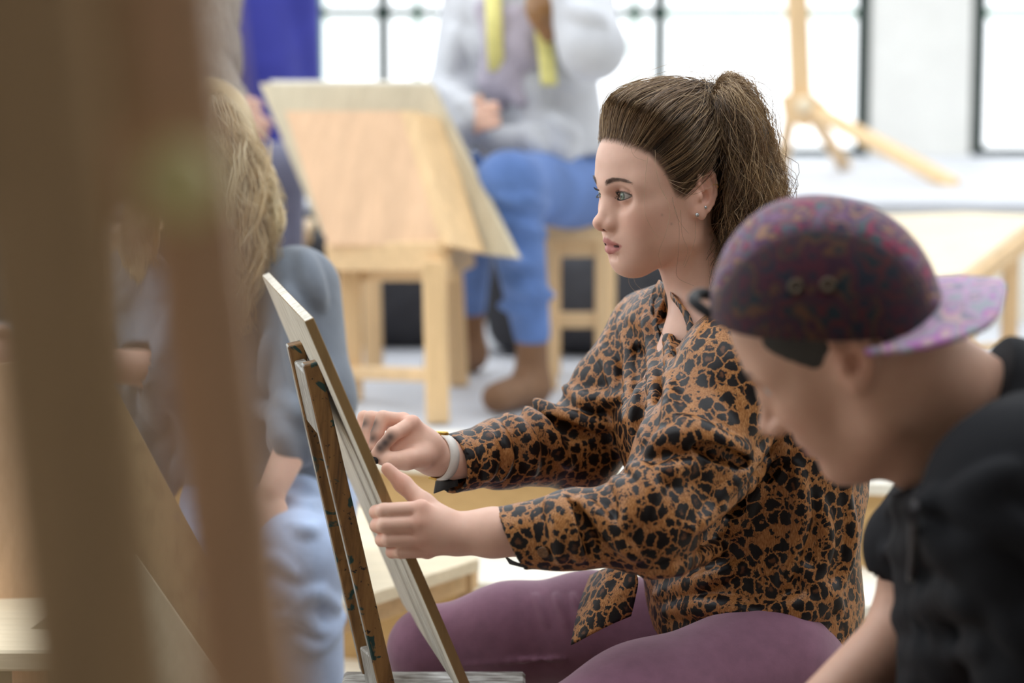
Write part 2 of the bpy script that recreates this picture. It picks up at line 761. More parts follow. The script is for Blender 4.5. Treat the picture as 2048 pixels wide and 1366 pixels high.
# ------------------------------------------------------------------ heads
def head_sdf(S, male=False, open_eyes=True, parted=0.0024):
    """head in local coordinates: x forward, y to the person's left, z up, origin at eye level"""
    m = 1.0 if male else 0.0
    S.ell((-0.012, 0, 0.030), (0.094, 0.0735, 0.086))
    S.ell((0.030, 0, 0.036), (0.0650, 0.064, 0.062), k=0.03)
    S.ell((0.036, 0, -0.022), (0.046, 0.0575, 0.066), k=0.03)
    S.ell((0.050, 0, -0.058), (0.036, 0.040, 0.040), k=0.025)                    # muzzle base
    for s in (-1, 1):
        S.ell((0.055, s * 0.038, -0.024), (0.023, 0.0215, 0.021), k=0.03)        # cheekbone
        S.ell((0.052, s * 0.031, -0.055), (0.025, 0.022, 0.027), k=0.025)        # cheek
        S.cap((0.000, s * (0.049 + 0.004 * m), -0.062 - 0.011 * m), (0.056, s * 0.016, -0.090 - 0.010 * m), 0.015, 0.0155, k=0.035)
        S.cap((-0.004, s * 0.056, -0.020), (0.000, s * 0.050, -0.066), 0.013, 0.014, k=0.03)
        S.cap((0.0795 + 0.003 * m, s * 0.010, 0.014), (0.064, s * 0.045, 0.016), 0.0125, 0.013, k=0.02)   # brow
    S.ell((0.066 + 0.005 * m, 0, -0.0930 - 0.009 * m), (0.0180, 0.0195, 0.0150), k=0.022)   # chin
    S.ell((0.073, 0, -0.060), (0.020, 0.0235, 0.0165), k=0.018)                  # mouth mound
    # eye sockets
    for s in (-1, 1):
        S.ell((0.091, s * 0.0325, -0.002), (0.0165, 0.0175, 0.0135), k=0.014, op='s')
    # nose
    nx = 0.008 * m
    S.cap((0.0785, 0, 0.012), (0.0875 + nx, 0, -0.008), 0.0100, 0.0082, k=0.010)
    S.cap((0.0865 + nx, 0, -0.006), (0.1015 + nx, 0, -0.0345), 0.0082, 0.0096, k=0.008)
    S.ell((0.1035 + nx, 0, -0.0355), (0.0108, 0.0100, 0.0090), k=0.006)
    for s in (-1, 1):
        S.ell((0.0945 + nx, s * 0.0118, -0.0400), (0.0100, 0.0062, 0.0074), k=0.006)
        S.cap((0.0845, s * 0.010, -0.012), (0.0905, s * 0.0115, -0.037), 0.0075, 0.006, k=0.012)
        S.ell((0.1005 + nx, s * 0.0058, -0.0462), (0.0056, 0.0030, 0.0042), k=0.003, op='s')
    S.cap((0.0955 + nx, 0, -0.045), (0.1035 + nx, 0, -0.0425), 0.0035, 0.0040, k=0.004)
    # philtrum and lips
    for s in (-1, 1):
        S.cap((0.0915, s * 0.0035, -0.0485), (0.0925, s * 0.0045, -0.0575), 0.0028, 0.0028, k=0.006)
        S.chain([(0.0925, s * 0.0035, -0.0610), (0.0895, s * 0.012, -0.0622), (0.0785, s * 0.0245, -0.0672)], [0.0049, 0.0043, 0.0018], k=0.004)
        S.chain([(0.0905, 0.0, -0.0745), (0.0875, s * 0.011, -0.0737), (0.0780, s * 0.0235, -0.0685)], [0.0058, 0.0052, 0.0020], k=0.004)
    for s in (-1, 1):
        S.chain([(0.1000, 0, -0.0678), (0.0940, s * 0.012, -0.0677), (0.0800, s * 0.0262, -0.0685)], [parted, parted * 0.7, 0.0006], k=0.0022, op='s')
    S.cap((0.0895, -0.007, -0.0835), (0.0895, 0.007, -0.0835), 0.0030, k=0.006, op='s')
    # eyelids
    for s in (-1, 1):
        c = np.array([0.0735, s * 0.031, 0.0])
        S.ell(c, (0.0142, 0.0142, 0.0136), k=0.005)
        R = rot((0, 0, 1), s * 10)
        if open_eyes:
            def f(q, c=c, R=R, s=s):
                l = (q - c) @ R
                y = l[:, 1] * s
                w = 1 - (y / 0.0146) ** 2
                tilt = 0.06 * y
                up = 0.0060 * w * (1 - 0.12 * y / 0.0146) + tilt
                dn = 0.0042 * w * (1 + 0.18 * y / 0.0146) - tilt
                d = np.maximum(l[:, 2] - up, -dn - l[:, 2]) * 0.85
                d = np.maximum(d, 0.003 - l[:, 0])
                return np.maximum(d, l[:, 0] - 0.030)
            S.func(f, c + np.array([0.012, 0, 0]), 0.022, op='s', k=0.0012)
        # lid crease
        pts = []
        for t in np.linspace(-1, 1, 7):
            l = np.array([0.0, s * 0.0155 * t, 0.0098 - 0.0045 * t * t])
            l[0] = math.sqrt(max(0.0150 ** 2 - l[1] ** 2 - l[2] ** 2, 0.00001)) + 0.0012
            pts.append(c + R @ l)
        S.chain(pts, [0.0009] * 7, k=0.0025, op='s')
    # ears
    for s in (-1, 1):
        n = nrm((-0.30, s * 0.95, 0.05))            # outward normal of the ear plane
        ez = nrm(np.array([-0.16, 0.0, 1.0]) - n * np.dot((-0.16, 0, 1.0), n))
        ex = np.cross(ez, n) * 1.0
        if ex[0] < 0:
            ex = -ex
        R = np.stack([ex, n, ez], 1)
        o = np.array([-0.017, s * 0.0775, -0.006])

        def E(x, y, z):
            return o + R @ np.array([x, y, z])
        S.cap(E(0.010, -0.014, 0.006), E(0.008, -0.012, -0.012), 0.011, 0.010, k=0.010)
        S.ell(E(0.0, -0.002, 0.004), (0.0170, 0.0058, 0.0265), R=R, k=0.005)
        S.ell(E(0.006, -0.001, -0.023), (0.0095, 0.0050, 0.0120), R=R, k=0.006)
        S.cap(E(0.011, -0.010, -0.010), E(0.010, -0.008, -0.024), 0.008, 0.005, k=0.006)
        rim = [(0.006, 0.001, 0.004), (0.013, 0.001, 0.014), (0.013, 0.002, 0.023), (0.006, 0.003, 0.0305), (-0.004, 0.003, 0.0315), (-0.0125, 0.003, 0.026),
               (-0.0165, 0.003, 0.014), (-0.0160, 0.003, 0.000), (-0.0110, 0.0025, -0.012), (-0.004, 0.002, -0.022)]
        S.ell(E(0.003, 0.006, 0.017), (0.009, 0.0055, 0.010), R=R, k=0.003, op='s')
        S.ell(E(0.0035, 0.007, -0.003), (0.0090, 0.0105, 0.0105), R=R, k=0.003, op='s')
        S.chain([E(*q) for q in rim], [0.0030, 0.0034, 0.0036, 0.0038, 0.0038, 0.0037, 0.0035, 0.0033, 0.0032, 0.0030], k=0.002)
        S.chain([E(-0.002, 0.002, 0.020), E(-0.0085, 0.0025, 0.008), E(-0.0085, 0.0025, -0.006), E(-0.002, 0.002, -0.0145)], [0.0030, 0.0032, 0.0032, 0.0028], k=0.003)
        S.ell(E(0.0125, 0.002, -0.004), (0.0042, 0.0042, 0.0058), R=R, k=0.004)
    return S


def zline(x):
    return np.interp(x, [-.12, -.05, -.040, -.034, -.006, .003, .012, .024, .040, .055, .070, .085, .1],
                     [-.092, -.085, -.06, .030, .034, .004, -.010, -.004, .030, .052, .064, .072, .074])


SKIN_F = np.array(s2l((232, 190, 170))[:3])


def head_cols(l, base, lips=(188, 112, 110), blush=0.35, brow=(92, 68, 56), brow_h=1.0, male=False):
    """albedo for local head points l"""
    c = np.tile(np.array(base), (len(l), 1))

    def mixin(w, col):
        w = np.clip(w, 0, 1)[:, None]
        c[:] = c * (1 - w) + np.array(col) * w

    def g(p, r):
        return np.exp(-(((l - np.array(p)) / np.array(r)) ** 2).sum(1))
    pink = base * np.array([0.98, 0.70, 0.66])
    ay = np.abs(l[:, 1])
    la = np.stack([l[:, 0], ay, l[:, 2]], 1)

    def ga(p, r):
        return np.exp(-(((la - np.array(p)) / np.array(r)) ** 2).sum(1))
    mixin(blush * ga((0.062, 0.042, -0.034), (0.03, 0.022, 0.02)), pink)
    mixin(0.40 * ga((0.108, 0.0, -0.038), (0.014, 0.014, 0.011)), pink)
    mixin(0.55 * ga((-0.017, 0.083, -0.004), (0.022, 0.012, 0.034)), pink)
    mixin(0.45 * ga((0.086, 0.031, 0.0), (0.012, 0.017, 0.010)), base * np.array([0.72, 0.52, 0.50]))
    # lips
    up = -0.0568 - 0.0095 * (ay / 0.026) ** 1.5 + 0.0012 * np.exp(-((ay - 0.005) / 0.004) ** 2)
    dn = -0.0805 + 0.0125 * (ay / 0.026) ** 2
    inside = np.minimum(up - l[:, 2], l[:, 2] - dn)
    w = np.clip(inside / 0.0018 + 0.4, 0, 1) * (l[:, 0] > 0.070) * (ay < 0.027)
    mixin(w * 0.85, s2l(lips)[:3])
    mixin(0.95 * np.exp(-((l[:, 2] + 0.0678) / 0.0022) ** 2) * (l[:, 0] > 0.070) * (l[:, 0] < 0.0915) * (ay < 0.022), (0.04, 0.010, 0.010))
    mixin(0.9 * np.clip((0.0040 - np.sqrt((l[:, 0] - 0.1005) ** 2 + (ay - 0.0058) ** 2 + (l[:, 2] + 0.0452) ** 2)) / 0.002, 0, 1), (0.06, 0.018, 0.015))
    # brows
    t = (ay - 0.0130) / 0.039
    zc = 0.0180 + 0.0070 * np.sin(np.clip(t, 0, 1) * 2.3) - 0.0045 * np.clip(t, 0, 1) ** 2
    hh = (0.0036 - 0.0018 * np.clip(t, 0, 1)) * brow_h
    w = np.clip((hh - np.abs(l[:, 2] - zc)) / 0.0016 + 0.35, 0, 1) * np.clip(t * 9 + 0.5, 0, 1) * np.clip((1 - t) * 7, 0, 1) * (l[:, 0] > 0.035)
    mixin(w * 0.70, s2l(brow)[:3])
    # lash line
    for s in (-1, 1):
        cc = np.array([0.0735, s * 0.031, 0.0])
        q = (l - cc) @ rot((0, 0, 1), s * 10)
        y = q[:, 1] * s
        ww = 1 - (y / 0.0146) ** 2
        upc = 0.0060 * ww * (1 - 0.12 * y / 0.0146) + 0.06 * y
        dnc = -(0.0042 * ww * (1 + 0.18 * y / 0.0146) - 0.06 * y)
        near = (np.abs(y) < 0.0165) * (q[:, 0] > 0.002) * (q[:, 0] < 0.02)
        mixin(0.85 * near * np.exp(-((q[:, 2] - upc) / 0.0013) ** 2), (0.035, 0.02, 0.016))
        mixin(0.45 * near * np.exp(-((q[:, 2] - dnc) / 0.0010) ** 2), (0.10, 0.05, 0.04))
    return c


def skin_mat(name, rough=0.47, sss=0.12):
    m = NT(name)
    a = m.n('ShaderNodeVertexColor', layer_name='Col')
    v = m.coord()
    n1 = m.noise(v, 55, 4)
    n2 = m.noise(v, 900, 3)
    m.base(m.mix(0.5, a.outputs['Color'], m.ramp(n1.outputs['Fac'], [(0.3, (0.90, 0.84, 0.82, 1)), (0.7, (1, 1, 1, 1))]), 'MULTIPLY'))
    m.set(Roughness=rough, Specular_IOR_Level=0.35, Subsurface_Weight=sss, Subsurface_Scale=0.006)
    m.b.inputs['Subsurface Radius'].default_value = (1.0, 0.35, 0.2)
    m.bump(n2.outputs['Fac'], 0.10, 0.0006)
    MATS[name] = m.m


skin_mat('skin')


def eye_mat():
    m = NT('eye')
    a = m.n('ShaderNodeVertexColor', layer_name='Col')
    m.base(a.outputs['Color'])
    m.set(Roughness=0.08, Specular_IOR_Level=0.6)
    MATS['eye'] = m.m


eye_mat()


def eyeballs(fr, gaze, parent, iris=(120, 140, 120)):
    """gaze: local direction"""
    for s in (-1, 1):
        c = np.array([0.0735, s * 0.031, 0.0])
        z = nrm(gaze)
        R = frame(z, (0, 1, 0))
        V = []
        n, mm = 40, 48
        cols = []
        for i in range(mm + 1):
            a = math.pi * i / mm
            for j in range(n):
                b = 2 * math.pi * j / n
                d = np.array([math.sin(a) * math.cos(b), math.sin(a) * math.sin(b), math.cos(a)])
                r = 0.0124 + 0.0006 * math.exp(-(a / 0.42) ** 2)
                V.append(fr.w(c + R @ (d * r)))
                if a < 0.16:
                    cc = (0.006, 0.006, 0.007)
                elif a < 0.46:
                    w = (a - 0.16) / 0.30
                    streak = 0.75 + 0.4 * math.sin(j * 7.3) * math.sin(j * 2.1)
                    q = np.array(s2l(iris)[:3]) * streak * (1.25 - 0.95 * max(0, w - 0.55) / 0.45)
                    cc = tuple(q)
                else:
                    w = min(1, (a - 0.46) / 0.1)
                    cc = tuple(np.array((0.10, 0.11, 0.10)) * (1 - w) + np.array((0.50, 0.45, 0.43)) * w)
                cols.append(cc)
        F = [(i * n + j, i * n + (j + 1) % n, (i + 1) * n + (j + 1) % n, (i + 1) * n + j) for i in range(mm) for j in range(n)]
        o = mesh_obj('eye', V, F, 'eye', parent, True)
        vcol(o, np.array(cols))
# ------------------------------------------------------------------ room
plain('wall_white', (236, 235, 230), 0.8, 0.015, 6)
plain('wall_grey', (205, 200, 192), 0.85, 0.03, 4)
plain('concrete', (196, 198, 204), 0.55, 0.05, 3, bump=0.1)
plain('floor_dark', (150, 140, 128), 0.6, 0.05, 4)
plain('tread_white', (240, 235, 222), 0.6, 0.02, 5)
plain('riser_dark', (72, 70, 68), 0.8, 0.05, 8)
plain('frame_green', (26, 44, 38), 0.45, 0.05, 20)
plain('frame_pale', (120, 150, 132), 0.6, 0.05, 20)
wood('riser_tan', (206, 170, 118), 0.9, 'X', 0.6, 0.7)


def glass_mat():
    m = NT('glass')
    t = m.n('ShaderNodeBsdfTransparent')
    g = m.n('ShaderNodeBsdfGlossy', i_Roughness=0.03)
    lw = m.n('ShaderNodeLayerWeight', i_Blend=0.12)
    mx = m.n('ShaderNodeMixShader')
    m.l(m.math('MULTIPLY', lw.outputs['Fresnel'], 0.35), mx.inputs[0])
    m.l(t.outputs[0], mx.inputs[1])
    m.l(g.outputs[0], mx.inputs[2])
    m.l(mx.outputs[0], m.t.nodes['Material Output'].inputs['Surface'])
    MATS['glass'] = m.m


glass_mat()

XL, XR, YF, YB, ZC = -6.0, 5.0, -3.5, 11.0, 4.2


def struct(o):
    o['kind'] = 'structure'
    return o


def kids(o, *a):
    return o


# lower floor the camera and the drawing woman are on
struct(MB().box((XL, YF, -0.1), (XR, 5.9, 0.0), 0).build('floor', 'floor_dark'))
# steps going up behind the woman, turned a little in plan
SLOPE = -0.27


def stepY(x, y0):
    return y0 + SLOPE * (x - 0.7)


steps = bpy.data.objects.new('steps', None)
COL.objects.link(steps)
struct(steps)
steps['label'] = 'broad plywood steps with white treads behind the seated woman'
for y0, z in ((4.22, 0.18), (4.56, 0.36), (4.90, 0.54)):
    a, b = (XL, stepY(XL, y0)), (XR, stepY(XR, y0))
    MB().prism([(a[0], a[1], z - 0.18), (b[0], b[1], z - 0.18), (b[0], b[1], z - 0.024), (a[0], a[1], z - 0.024)], (0, 0.03, 0)).build('riser', 'riser_tan', steps)
    n = 0.30 if z < 0.5 else 0.36
    MB().prism([(a[0], a[1] - 0.018, z - 0.024), (b[0], b[1] - 0.018, z - 0.024), (b[0], b[1] + n + 0.06, z - 0.024), (a[0], a[1] + n + 0.06, z - 0.024)], (0, 0, 0.024)).build('tread', 'tread_white', steps)
a, b = stepY(XL, 5.26), stepY(XR, 5.26)
struct(MB().prism([(XL, a, 0.40), (XR, b, 0.40), (XR, 7.8, 0.40), (XL, 7.8, 0.40)], (0, 0, 0.137)).build('floor_platform', 'concrete'))
struct(MB().box((XL, 7.77, 0.40), (0.95, 7.80, 0.90), 0).build('trim_1', 'riser_dark'))
struct(MB().box((0.95, 7.77, 0.40), (XR, 7.80, 0.90), 0).build('trim_3', 'tread_white'))
struct(MB().box((XL, 7.76, 0.895), (XR, YB + 0.1, 0.92), 0).build('floor_upper', 'concrete'))
struct(MB().box((XL - 0.1, YF, 0), (XL, 1.2, ZC), 0).box((XL - 0.1, 1.2, 0), (XL, YB, 1.2), 0).box((XL - 0.1, 1.2, 3.6), (XL, YB, ZC), 0).box((XL - 0.1, 9.5, 1.2), (XL, YB, 3.6), 0).build('wall_left', 'wall_white'))
struct(MB().box((XR, YF, 0), (XR + 0.1, YB, ZC), 0).build('wall_right', 'wall_grey'))
struct(MB().box((XL, YF - 0.1, 0), (XR, YF, ZC), 0).build('wall_front', 'wall_grey'))
struct(MB().box((XL, YF, ZC), (XR, 1.2, ZC + 0.1), 0).build('ceiling', 'wall_grey'))  # out of view; its edge is placed to dim light on the camera side
# glazed roof beams over the studio
roof = bpy.data.objects.new('trim_2', None)
COL.objects.link(roof)
struct(roof)
for y in np.arange(1.3, YB, 1.55):
    MB().box((XL, y, ZC - 0.12), (XR, y + 0.07, ZC + 0.1), 0.004).build('roof_beam', 'frame_green', roof)

# window wall
ZB = 0.92
bays = [(-4.9, -3.7), (-3.7, -2.45), (-2.45, -1.2), (-1.2, -0.58), (-0.58, 0.667), (0.667, 1.583), (2.11, 3.3), (3.3, 4.5)]
for i, (x0, x1) in enumerate(bays):
    w = bpy.data.objects.new('window_%d' % (i + 1), None)
    w.location = ((x0 + x1) / 2, YB, ZB)
    COL.objects.link(w)
    struct(w)
    t = 0.027
    for x in ((x0, x1) if i in (5, 7) else (x0,)):
        MB().box((x - t, YB - 0.03, ZB), (x + t, YB + 0.03, 4.0), 0.003).build('mullion', 'frame_green', w)
    zt = 1.565 if i not in (5, 6, 7) else 1.66
    for z in (ZB + 0.02, zt, 2.8, 3.97):
        MB().box((x0, YB - 0.02, z - 0.018), (x1, YB + 0.02, z + 0.018), 0.003).build('transom', 'frame_green' if z < 3 else 'frame_pale', w)
    for z0, z1 in ((ZB + 0.03, zt - 0.02), (zt + 0.02, 2.78), (2.82, 3.95)):
        MB().box((x0 + t, YB - 0.004, z0), (x1 - t, YB + 0.004, z1), 0).build('pane', 'glass', w)
struct(MB().box((1.62, YB - 0.02, ZB), (2.075, YB + 0.1, ZC), 0).box((4.5, YB - 0.02, ZB), (XR, YB + 0.1, ZC), 0).box((XL, YB - 0.02, ZB), (-4.92, YB + 0.1, ZC), 0).box((XL, YB - 0.02, 4.0), (XR, YB + 0.1, ZC), 0).build('wall_back', 'wall_white'))
# a second, paler balustrade of posts outside the glass
bal = thing('balustrade', (-0.2, 12.4, 0.0), 'pale green balustrade posts outside the window glass', 'balustrade')
for px in (648, 838, 1265, 1060, 420):
    x = (px - 1024) / FPX * 12.5
    MB().box((x - 0.022, 12.38, 0.0), (x + 0.022, 12.42, 3.6), 0.003).build('post', 'frame_pale', bal)
MB().box((-6, 12.37, 1.55), (4.5, 12.43, 1.60), 0.003).build('handrail', 'frame_pale', bal)
struct(MB().box((-14, YB + 0.1, -0.1), (14, 26, 0.0), 0).build('ground', 'wall_white'))
# ------------------------------------------------------------------ furniture
wood('pine', (232, 198, 152), 0.88, 'Z', 1.0, 0.5)
wood('pine_x', (232, 198, 152), 0.88, 'X', 1.0, 0.5)
wood('panel', (226, 188, 152), 0.9, 'Z', 0.5, 0.5)
wood('birch', (238, 222, 192), 0.92, 'X', 0.5, 0.6)
wood('board_pale', (206, 194, 168), 0.9, 'Z', 0.4, 0.6)


def stained_wood():
    m = NT('stained')
    v = m.coord((10, 10, 1.5))
    n1 = m.noise(v, 3, 6, 0.65, 1.0)
    a = m.ramp(n1.outputs['Fac'], [(0.3, s2l((64, 44, 26))), (0.5, s2l((128, 92, 52))), (0.7, s2l((158, 118, 70)))])
    n2 = m.noise(m.coord((1, 1, 1)), 34, 3, 0.5, 0.6)
    f = m.ramp(n2.outputs['Fac'], [(0.60, (0, 0, 0, 1)), (0.63, (1, 1, 1, 1))])
    b = m.mix(f, a, s2l((30, 62, 60)))
    n3 = m.noise(m.coord((1, 1, 1)), 120, 3, 0.6)
    f3 = m.ramp(n3.outputs['Fac'], [(0.64, (0, 0, 0, 1)), (0.68, (1, 1, 1, 1))])
    c = m.mix(f3, b, s2l((40, 30, 26)))
    m.base(c)
    m.set(Roughness=0.42, Specular_IOR_Level=0.4)
    m.bump(n3.outputs['Fac'], 0.25, 0.001)
    MATS['stained'] = m.m


stained_wood()


def scuffed():
    m = NT('scuffed_edge')
    n1 = m.noise(m.coord((8, 30, 6)), 3, 5, 0.6)
    m.base(m.ramp(n1.outputs['Fac'], [(0.35, s2l((96, 88, 78))), (0.55, s2l((168, 166, 160))), (0.7, s2l((206, 206, 202)))]))
    m.set(Roughness=0.5)
    MATS['scuffed_edge'] = m.m


scuffed()


def board_mat(name, face, streak, strokes=False):
    m = NT(name)
    n1 = m.noise(m.coord((26, 26, 1.0)), 2.0, 5, 0.6, 0.3)
    a = m.ramp(n1.outputs['Fac'], [(0.3, s2l(streak)), (0.5, s2l(face)), (0.75, tuple(min(1, c * 1.12) for c in s2l(face)[:3]) + (1,))])
    if strokes:
        n2 = m.noise(m.coord((9, 9, 2.2), rot=(0, 0.5, 0.2)), 1.5, 4, 0.6, 0.4)
        f = m.ramp(n2.outputs['Fac'], [(0.62, (0, 0, 0, 1)), (0.72, (1, 1, 1, 1))])
        a = m.mix(f, a, s2l((92, 84, 92)))
    m.base(a)
    m.set(Roughness=0.6, Specular_IOR_Level=0.3)
    MATS[name] = m.m


board_mat('board_back', (216, 210, 196), (186, 178, 162))
board_mat('board_edge', (146, 118, 78), (112, 88, 56))
board_mat('board_painted', (160, 138, 104), (136, 114, 84), True)

# ---- drawing horse (bench with two uprights) and board of the woman
YN, YV = 3.02, 3.60
tn, bn = P(621, 630, YN), P(958, 1410, YN)
up = nrm(bn - tn) * -1.0
hd = nrm(np.array([(90 - 1024) / FPX, 1.0, 0.0]))
up = nrm(up - hd * np.dot(up, hd))
nb = nrm(np.cross(up, hd))              # board normal
if nb[0] < 0:
    nb = -nb                            # towards the woman
BT = 0.0125
BW = 0.60
Lb = float(np.linalg.norm(tn - bn))
board = thing('drawing_board', bn, 'pale plywood drawing board held by the woman in leopard print', 'drawing board')
core = MB()
Rb = np.stack([hd, nb, up], 1)
if np.linalg.det(Rb) < 0:
    Rb[:, 1] *= -1
cb = bn + hd * BW / 2 + up * Lb / 2 - nb * BT / 2
core.obox(cb, Rb, (BW, BT, Lb), 0.001)
bo = core.build('panel', 'board_edge', board)
me = bo.data
me.materials.append(MATS['board_back'])
for p_ in me.polygons:
    if abs(np.dot(np.array(p_.normal), nb)) > 0.9 or np.dot(np.array(p_.normal), up) > 0.9:
        p_.material_index = 1
# paper clipped on the drawing side
pp = MB()
pp.obox(cb + nb * (BT / 2 + 0.0006) + up * 0.02, Rb, (BW - 0.09, 0.0008, Lb - 0.14), 0)
plain('paper', (240, 238, 232), 0.8, 0.01, 10)
pp.build('paper_sheet', 'paper', board)

horse = thing('drawing_horse', (0.0, 3.3, 0.0), 'paint-stained wooden drawing horse whose two uprights prop the pale board', 'drawing bench')


def upright(px0, py0, px1, py1, d0, d1, name='upright'):
    a, b = P(px0, py0, d0), P(px1, py1, d1)
    mb = MB()
    mb.bar(b, a, 0.030, 0.0225, hint=hd, bev=0.0018)
    o = mb.build(name, 'stained', horse)
    return a, b, o


ZS = 0.548
u1 = upright(621, 724, 776, 1392, 3.10, 3.12)
u2 = upright(589, 686, 738, 1340, 3.27, 3.30)
for a, b, o in (u1, u2):
    o.data.materials.append(MATS['scuffed_edge'])
    for p_ in o.data.polygons:
        if np.dot(np.array(p_.normal), (-1, 0, 0)) > 0.8:
            p_.material_index = 1
c1 = u1[0] + (u1[1] - u1[0]) * 0.135
c2 = u2[0] + (u2[1] - u2[0]) * 0.135
MB().bar(c1, c2, 0.016, 0.085, hint=(1, 0, 0.2), bev=0.002).build('crosspiece', 'scuffed_edge', horse)
c1 = u1[0] + (u1[1] - u1[0]) * 0.955
c2 = u2[0] + (u2[1] - u2[0]) * 0.985
MB().bar(c1, c2, 0.016, 0.06, hint=(1, 0, 0.2), bev=0.002).build('crosspiece', 'scuffed_edge', horse)
# ledge and seat plank
lx0, lx1 = P(672, 1360, 3.2)[0], P(1052, 1360, 3.2)[0]
MB().box((lx0, 3.08, ZS - 0.03), (lx1, 3.36, ZS), 0.004).build('ledge', 'scuffed_edge', horse)
sx1 = lx1 + 0.62
MB().box((lx1 - 0.02, 3.12, ZS - 0.085), (sx1, 3.38, ZS - 0.045), 0.006).build('seat_plank', 'stained', horse)
MB().box((lx0, 3.19, ZS - 0.13), (sx1 - 0.04, 3.26, ZS - 0.03), 0.004).build('beam', 'stained', horse)
for x in (lx0 + 0.05, sx1 - 0.10):
    for s in (-1, 1):
        MB().bar((x, 3.225 + s * 0.04, ZS - 0.06), (x, 3.225 + s * 0.17, 0.0), 0.045, 0.035, bev=0.003).build('leg', 'stained', horse)
    MB().box((x - 0.015, 3.12, 0.12), (x + 0.015, 3.33, 0.17), 0.003).build('stretcher', 'stained', horse)


# ---- pine drawing horse in the background with a board leaning on it
ZP = 0.54
dk = thing('drawing_horse', P(780, 700, 5.55) * np.array([1, 1, 0]) + np.array([0, 0, ZP]), 'light pine drawing horse with a sloping back panel on the grey platform', 'drawing bench')


def leg_to(px0, py0, px1, py1, d, w, t, parent, mat='pine', name='leg', foot=None):
    a = P(px0, py0, d)
    b = P(px1, py1, d)
    if foot is not None:
        b = PZ(px1, py1, foot)
    return MB().bar(b, a, w, t, bev=0.004).build(name, mat, parent)


Yd = 0.9 * FPX / (846 - HORIZON)
leg_to(868, 520, 876, 846, Yd, 0.055, 0.05, dk, foot=ZP)
leg_to(700, 520, 704, 800, Yd + 0.35, 0.055, 0.05, dk, foot=ZP)
leg_to(905, 520, 918, 770, Yd + 0.6, 0.05, 0.05, dk, foot=ZP)
leg_to(742, 520, 748, 745, Yd + 0.85, 0.05, 0.05, dk, foot=ZP)
ra, rb_ = P(662, 512, Yd + 0.33), P(890, 512, Yd + 0.0)
MB().bar(ra, rb_, 0.035, 0.072, hint=(0, 1, 0), bev=0.004).build('rail', 'pine_x', dk)
MB().bar(P(880, 530, Yd), P(940, 505, Yd + 0.75), 0.035, 0.07, hint=(1, 0, 0), bev=0.004).build('rail', 'pine_x', dk)
MB().bar(P(704, 745, Yd + 0.33), P(874, 750, Yd + 0.02), 0.024, 0.032, hint=(0, 1, 0), bev=0.003).build('stretcher', 'pine_x', dk)
q = [P(655, 490, Yd + 0.28), P(885, 492, Yd + 0.0), P(803, 222, Yd + 0.22), P(570, 222, Yd + 0.5)]
nq = nrm(np.cross(q[1] - q[0], q[3] - q[0]))
nq = nq if nq[1] > 0 else -nq
MB().prism(q, nq * 0.022).build('back_panel', 'panel', dk)
MB().prism([q[1] - nq * 0.004, q[1] - nq * 0.004 + nrm(q[1] - q[0]) * 0.045, q[2] - nq * 0.004 + nrm(q[2] - q[3]) * 0.045, q[2] - nq * 0.004], nq * 0.10).build('side_rail', 'pine', dk)
for t0 in (0.35,):
    MB().bar(P(905, 545, Yd + 0.1), P(700, 545, Yd + 0.4), 0.03, 0.04, hint=(0, 1, 0)).build('rail', 'pine_x', dk)
bd = thing('drawing_board', q[0] + nq * 0.03, 'large pale drawing board leaning on the pine horse, papers on its far side', 'drawing board')
ex = nrm(q[1] - q[0])
ey = nrm(np.cross(nq, ex))
if ey[2] < 0:
    ey = -ey
d0 = Yd + 0.62
bq = [P(612, 462, Yd + 0.40), P(1000, 508, Yd - 0.05), P(826, 158, Yd + 0.26), P(486, 158, Yd + 0.66)]
bq = [p + nq * 0.055 for p in bq]
MB().prism(bq, nq * 0.018).build('panel', 'board_pale', bd)
pq = [bq[0] * .97 + bq[1] * .03, bq[1] * 0.97 + bq[0] * .03, bq[2] + (bq[3] - bq[2]) * .03 + np.array([0, 0, 0.012]), bq[3] + (bq[2] - bq[3]) * .03 + np.array([0, 0, 0.012])]
MB().prism([p + nq * 0.020 for p in pq], nq * 0.002).build('paper_sheet', 'paper', bd)

# stool of the woman in the grey sweatshirt
st = thing('wooden_stool', PZ(1160, 700, ZP), 'light pine stool under the person in the grey sweatshirt', 'stool')
Ys = 6.35
MB().box(P(1085, 462, Ys - 0.16) + np.array([0, 0, -0.03]), P(1235, 462, Ys) + np.array([0, 0.22, 0.03]), 0.006).build('seat', 'pine_x', st)
for px, dy in ((1098, -0.13), (1208, -0.13), (1105, 0.17), (1215, 0.17)):
    a = P(px, 470, Ys + dy)
    MB().bar((a[0], a[1], ZP), (a[0], a[1], a[2]), 0.045, 0.045, bev=0.004).build('leg', 'pine', st)
a, b = P(1098, 640, Ys - 0.13), P(1208, 640, Ys - 0.13)
MB().bar(a, b, 0.025, 0.04, hint=(0, 1, 0)).build('stretcher', 'pine_x', st)
a, b = P(1098, 490, Ys - 0.13), P(1208, 490, Ys - 0.13)
MB().bar(a, b, 0.025, 0.06, hint=(0, 1, 0)).build('rail', 'pine_x', st)

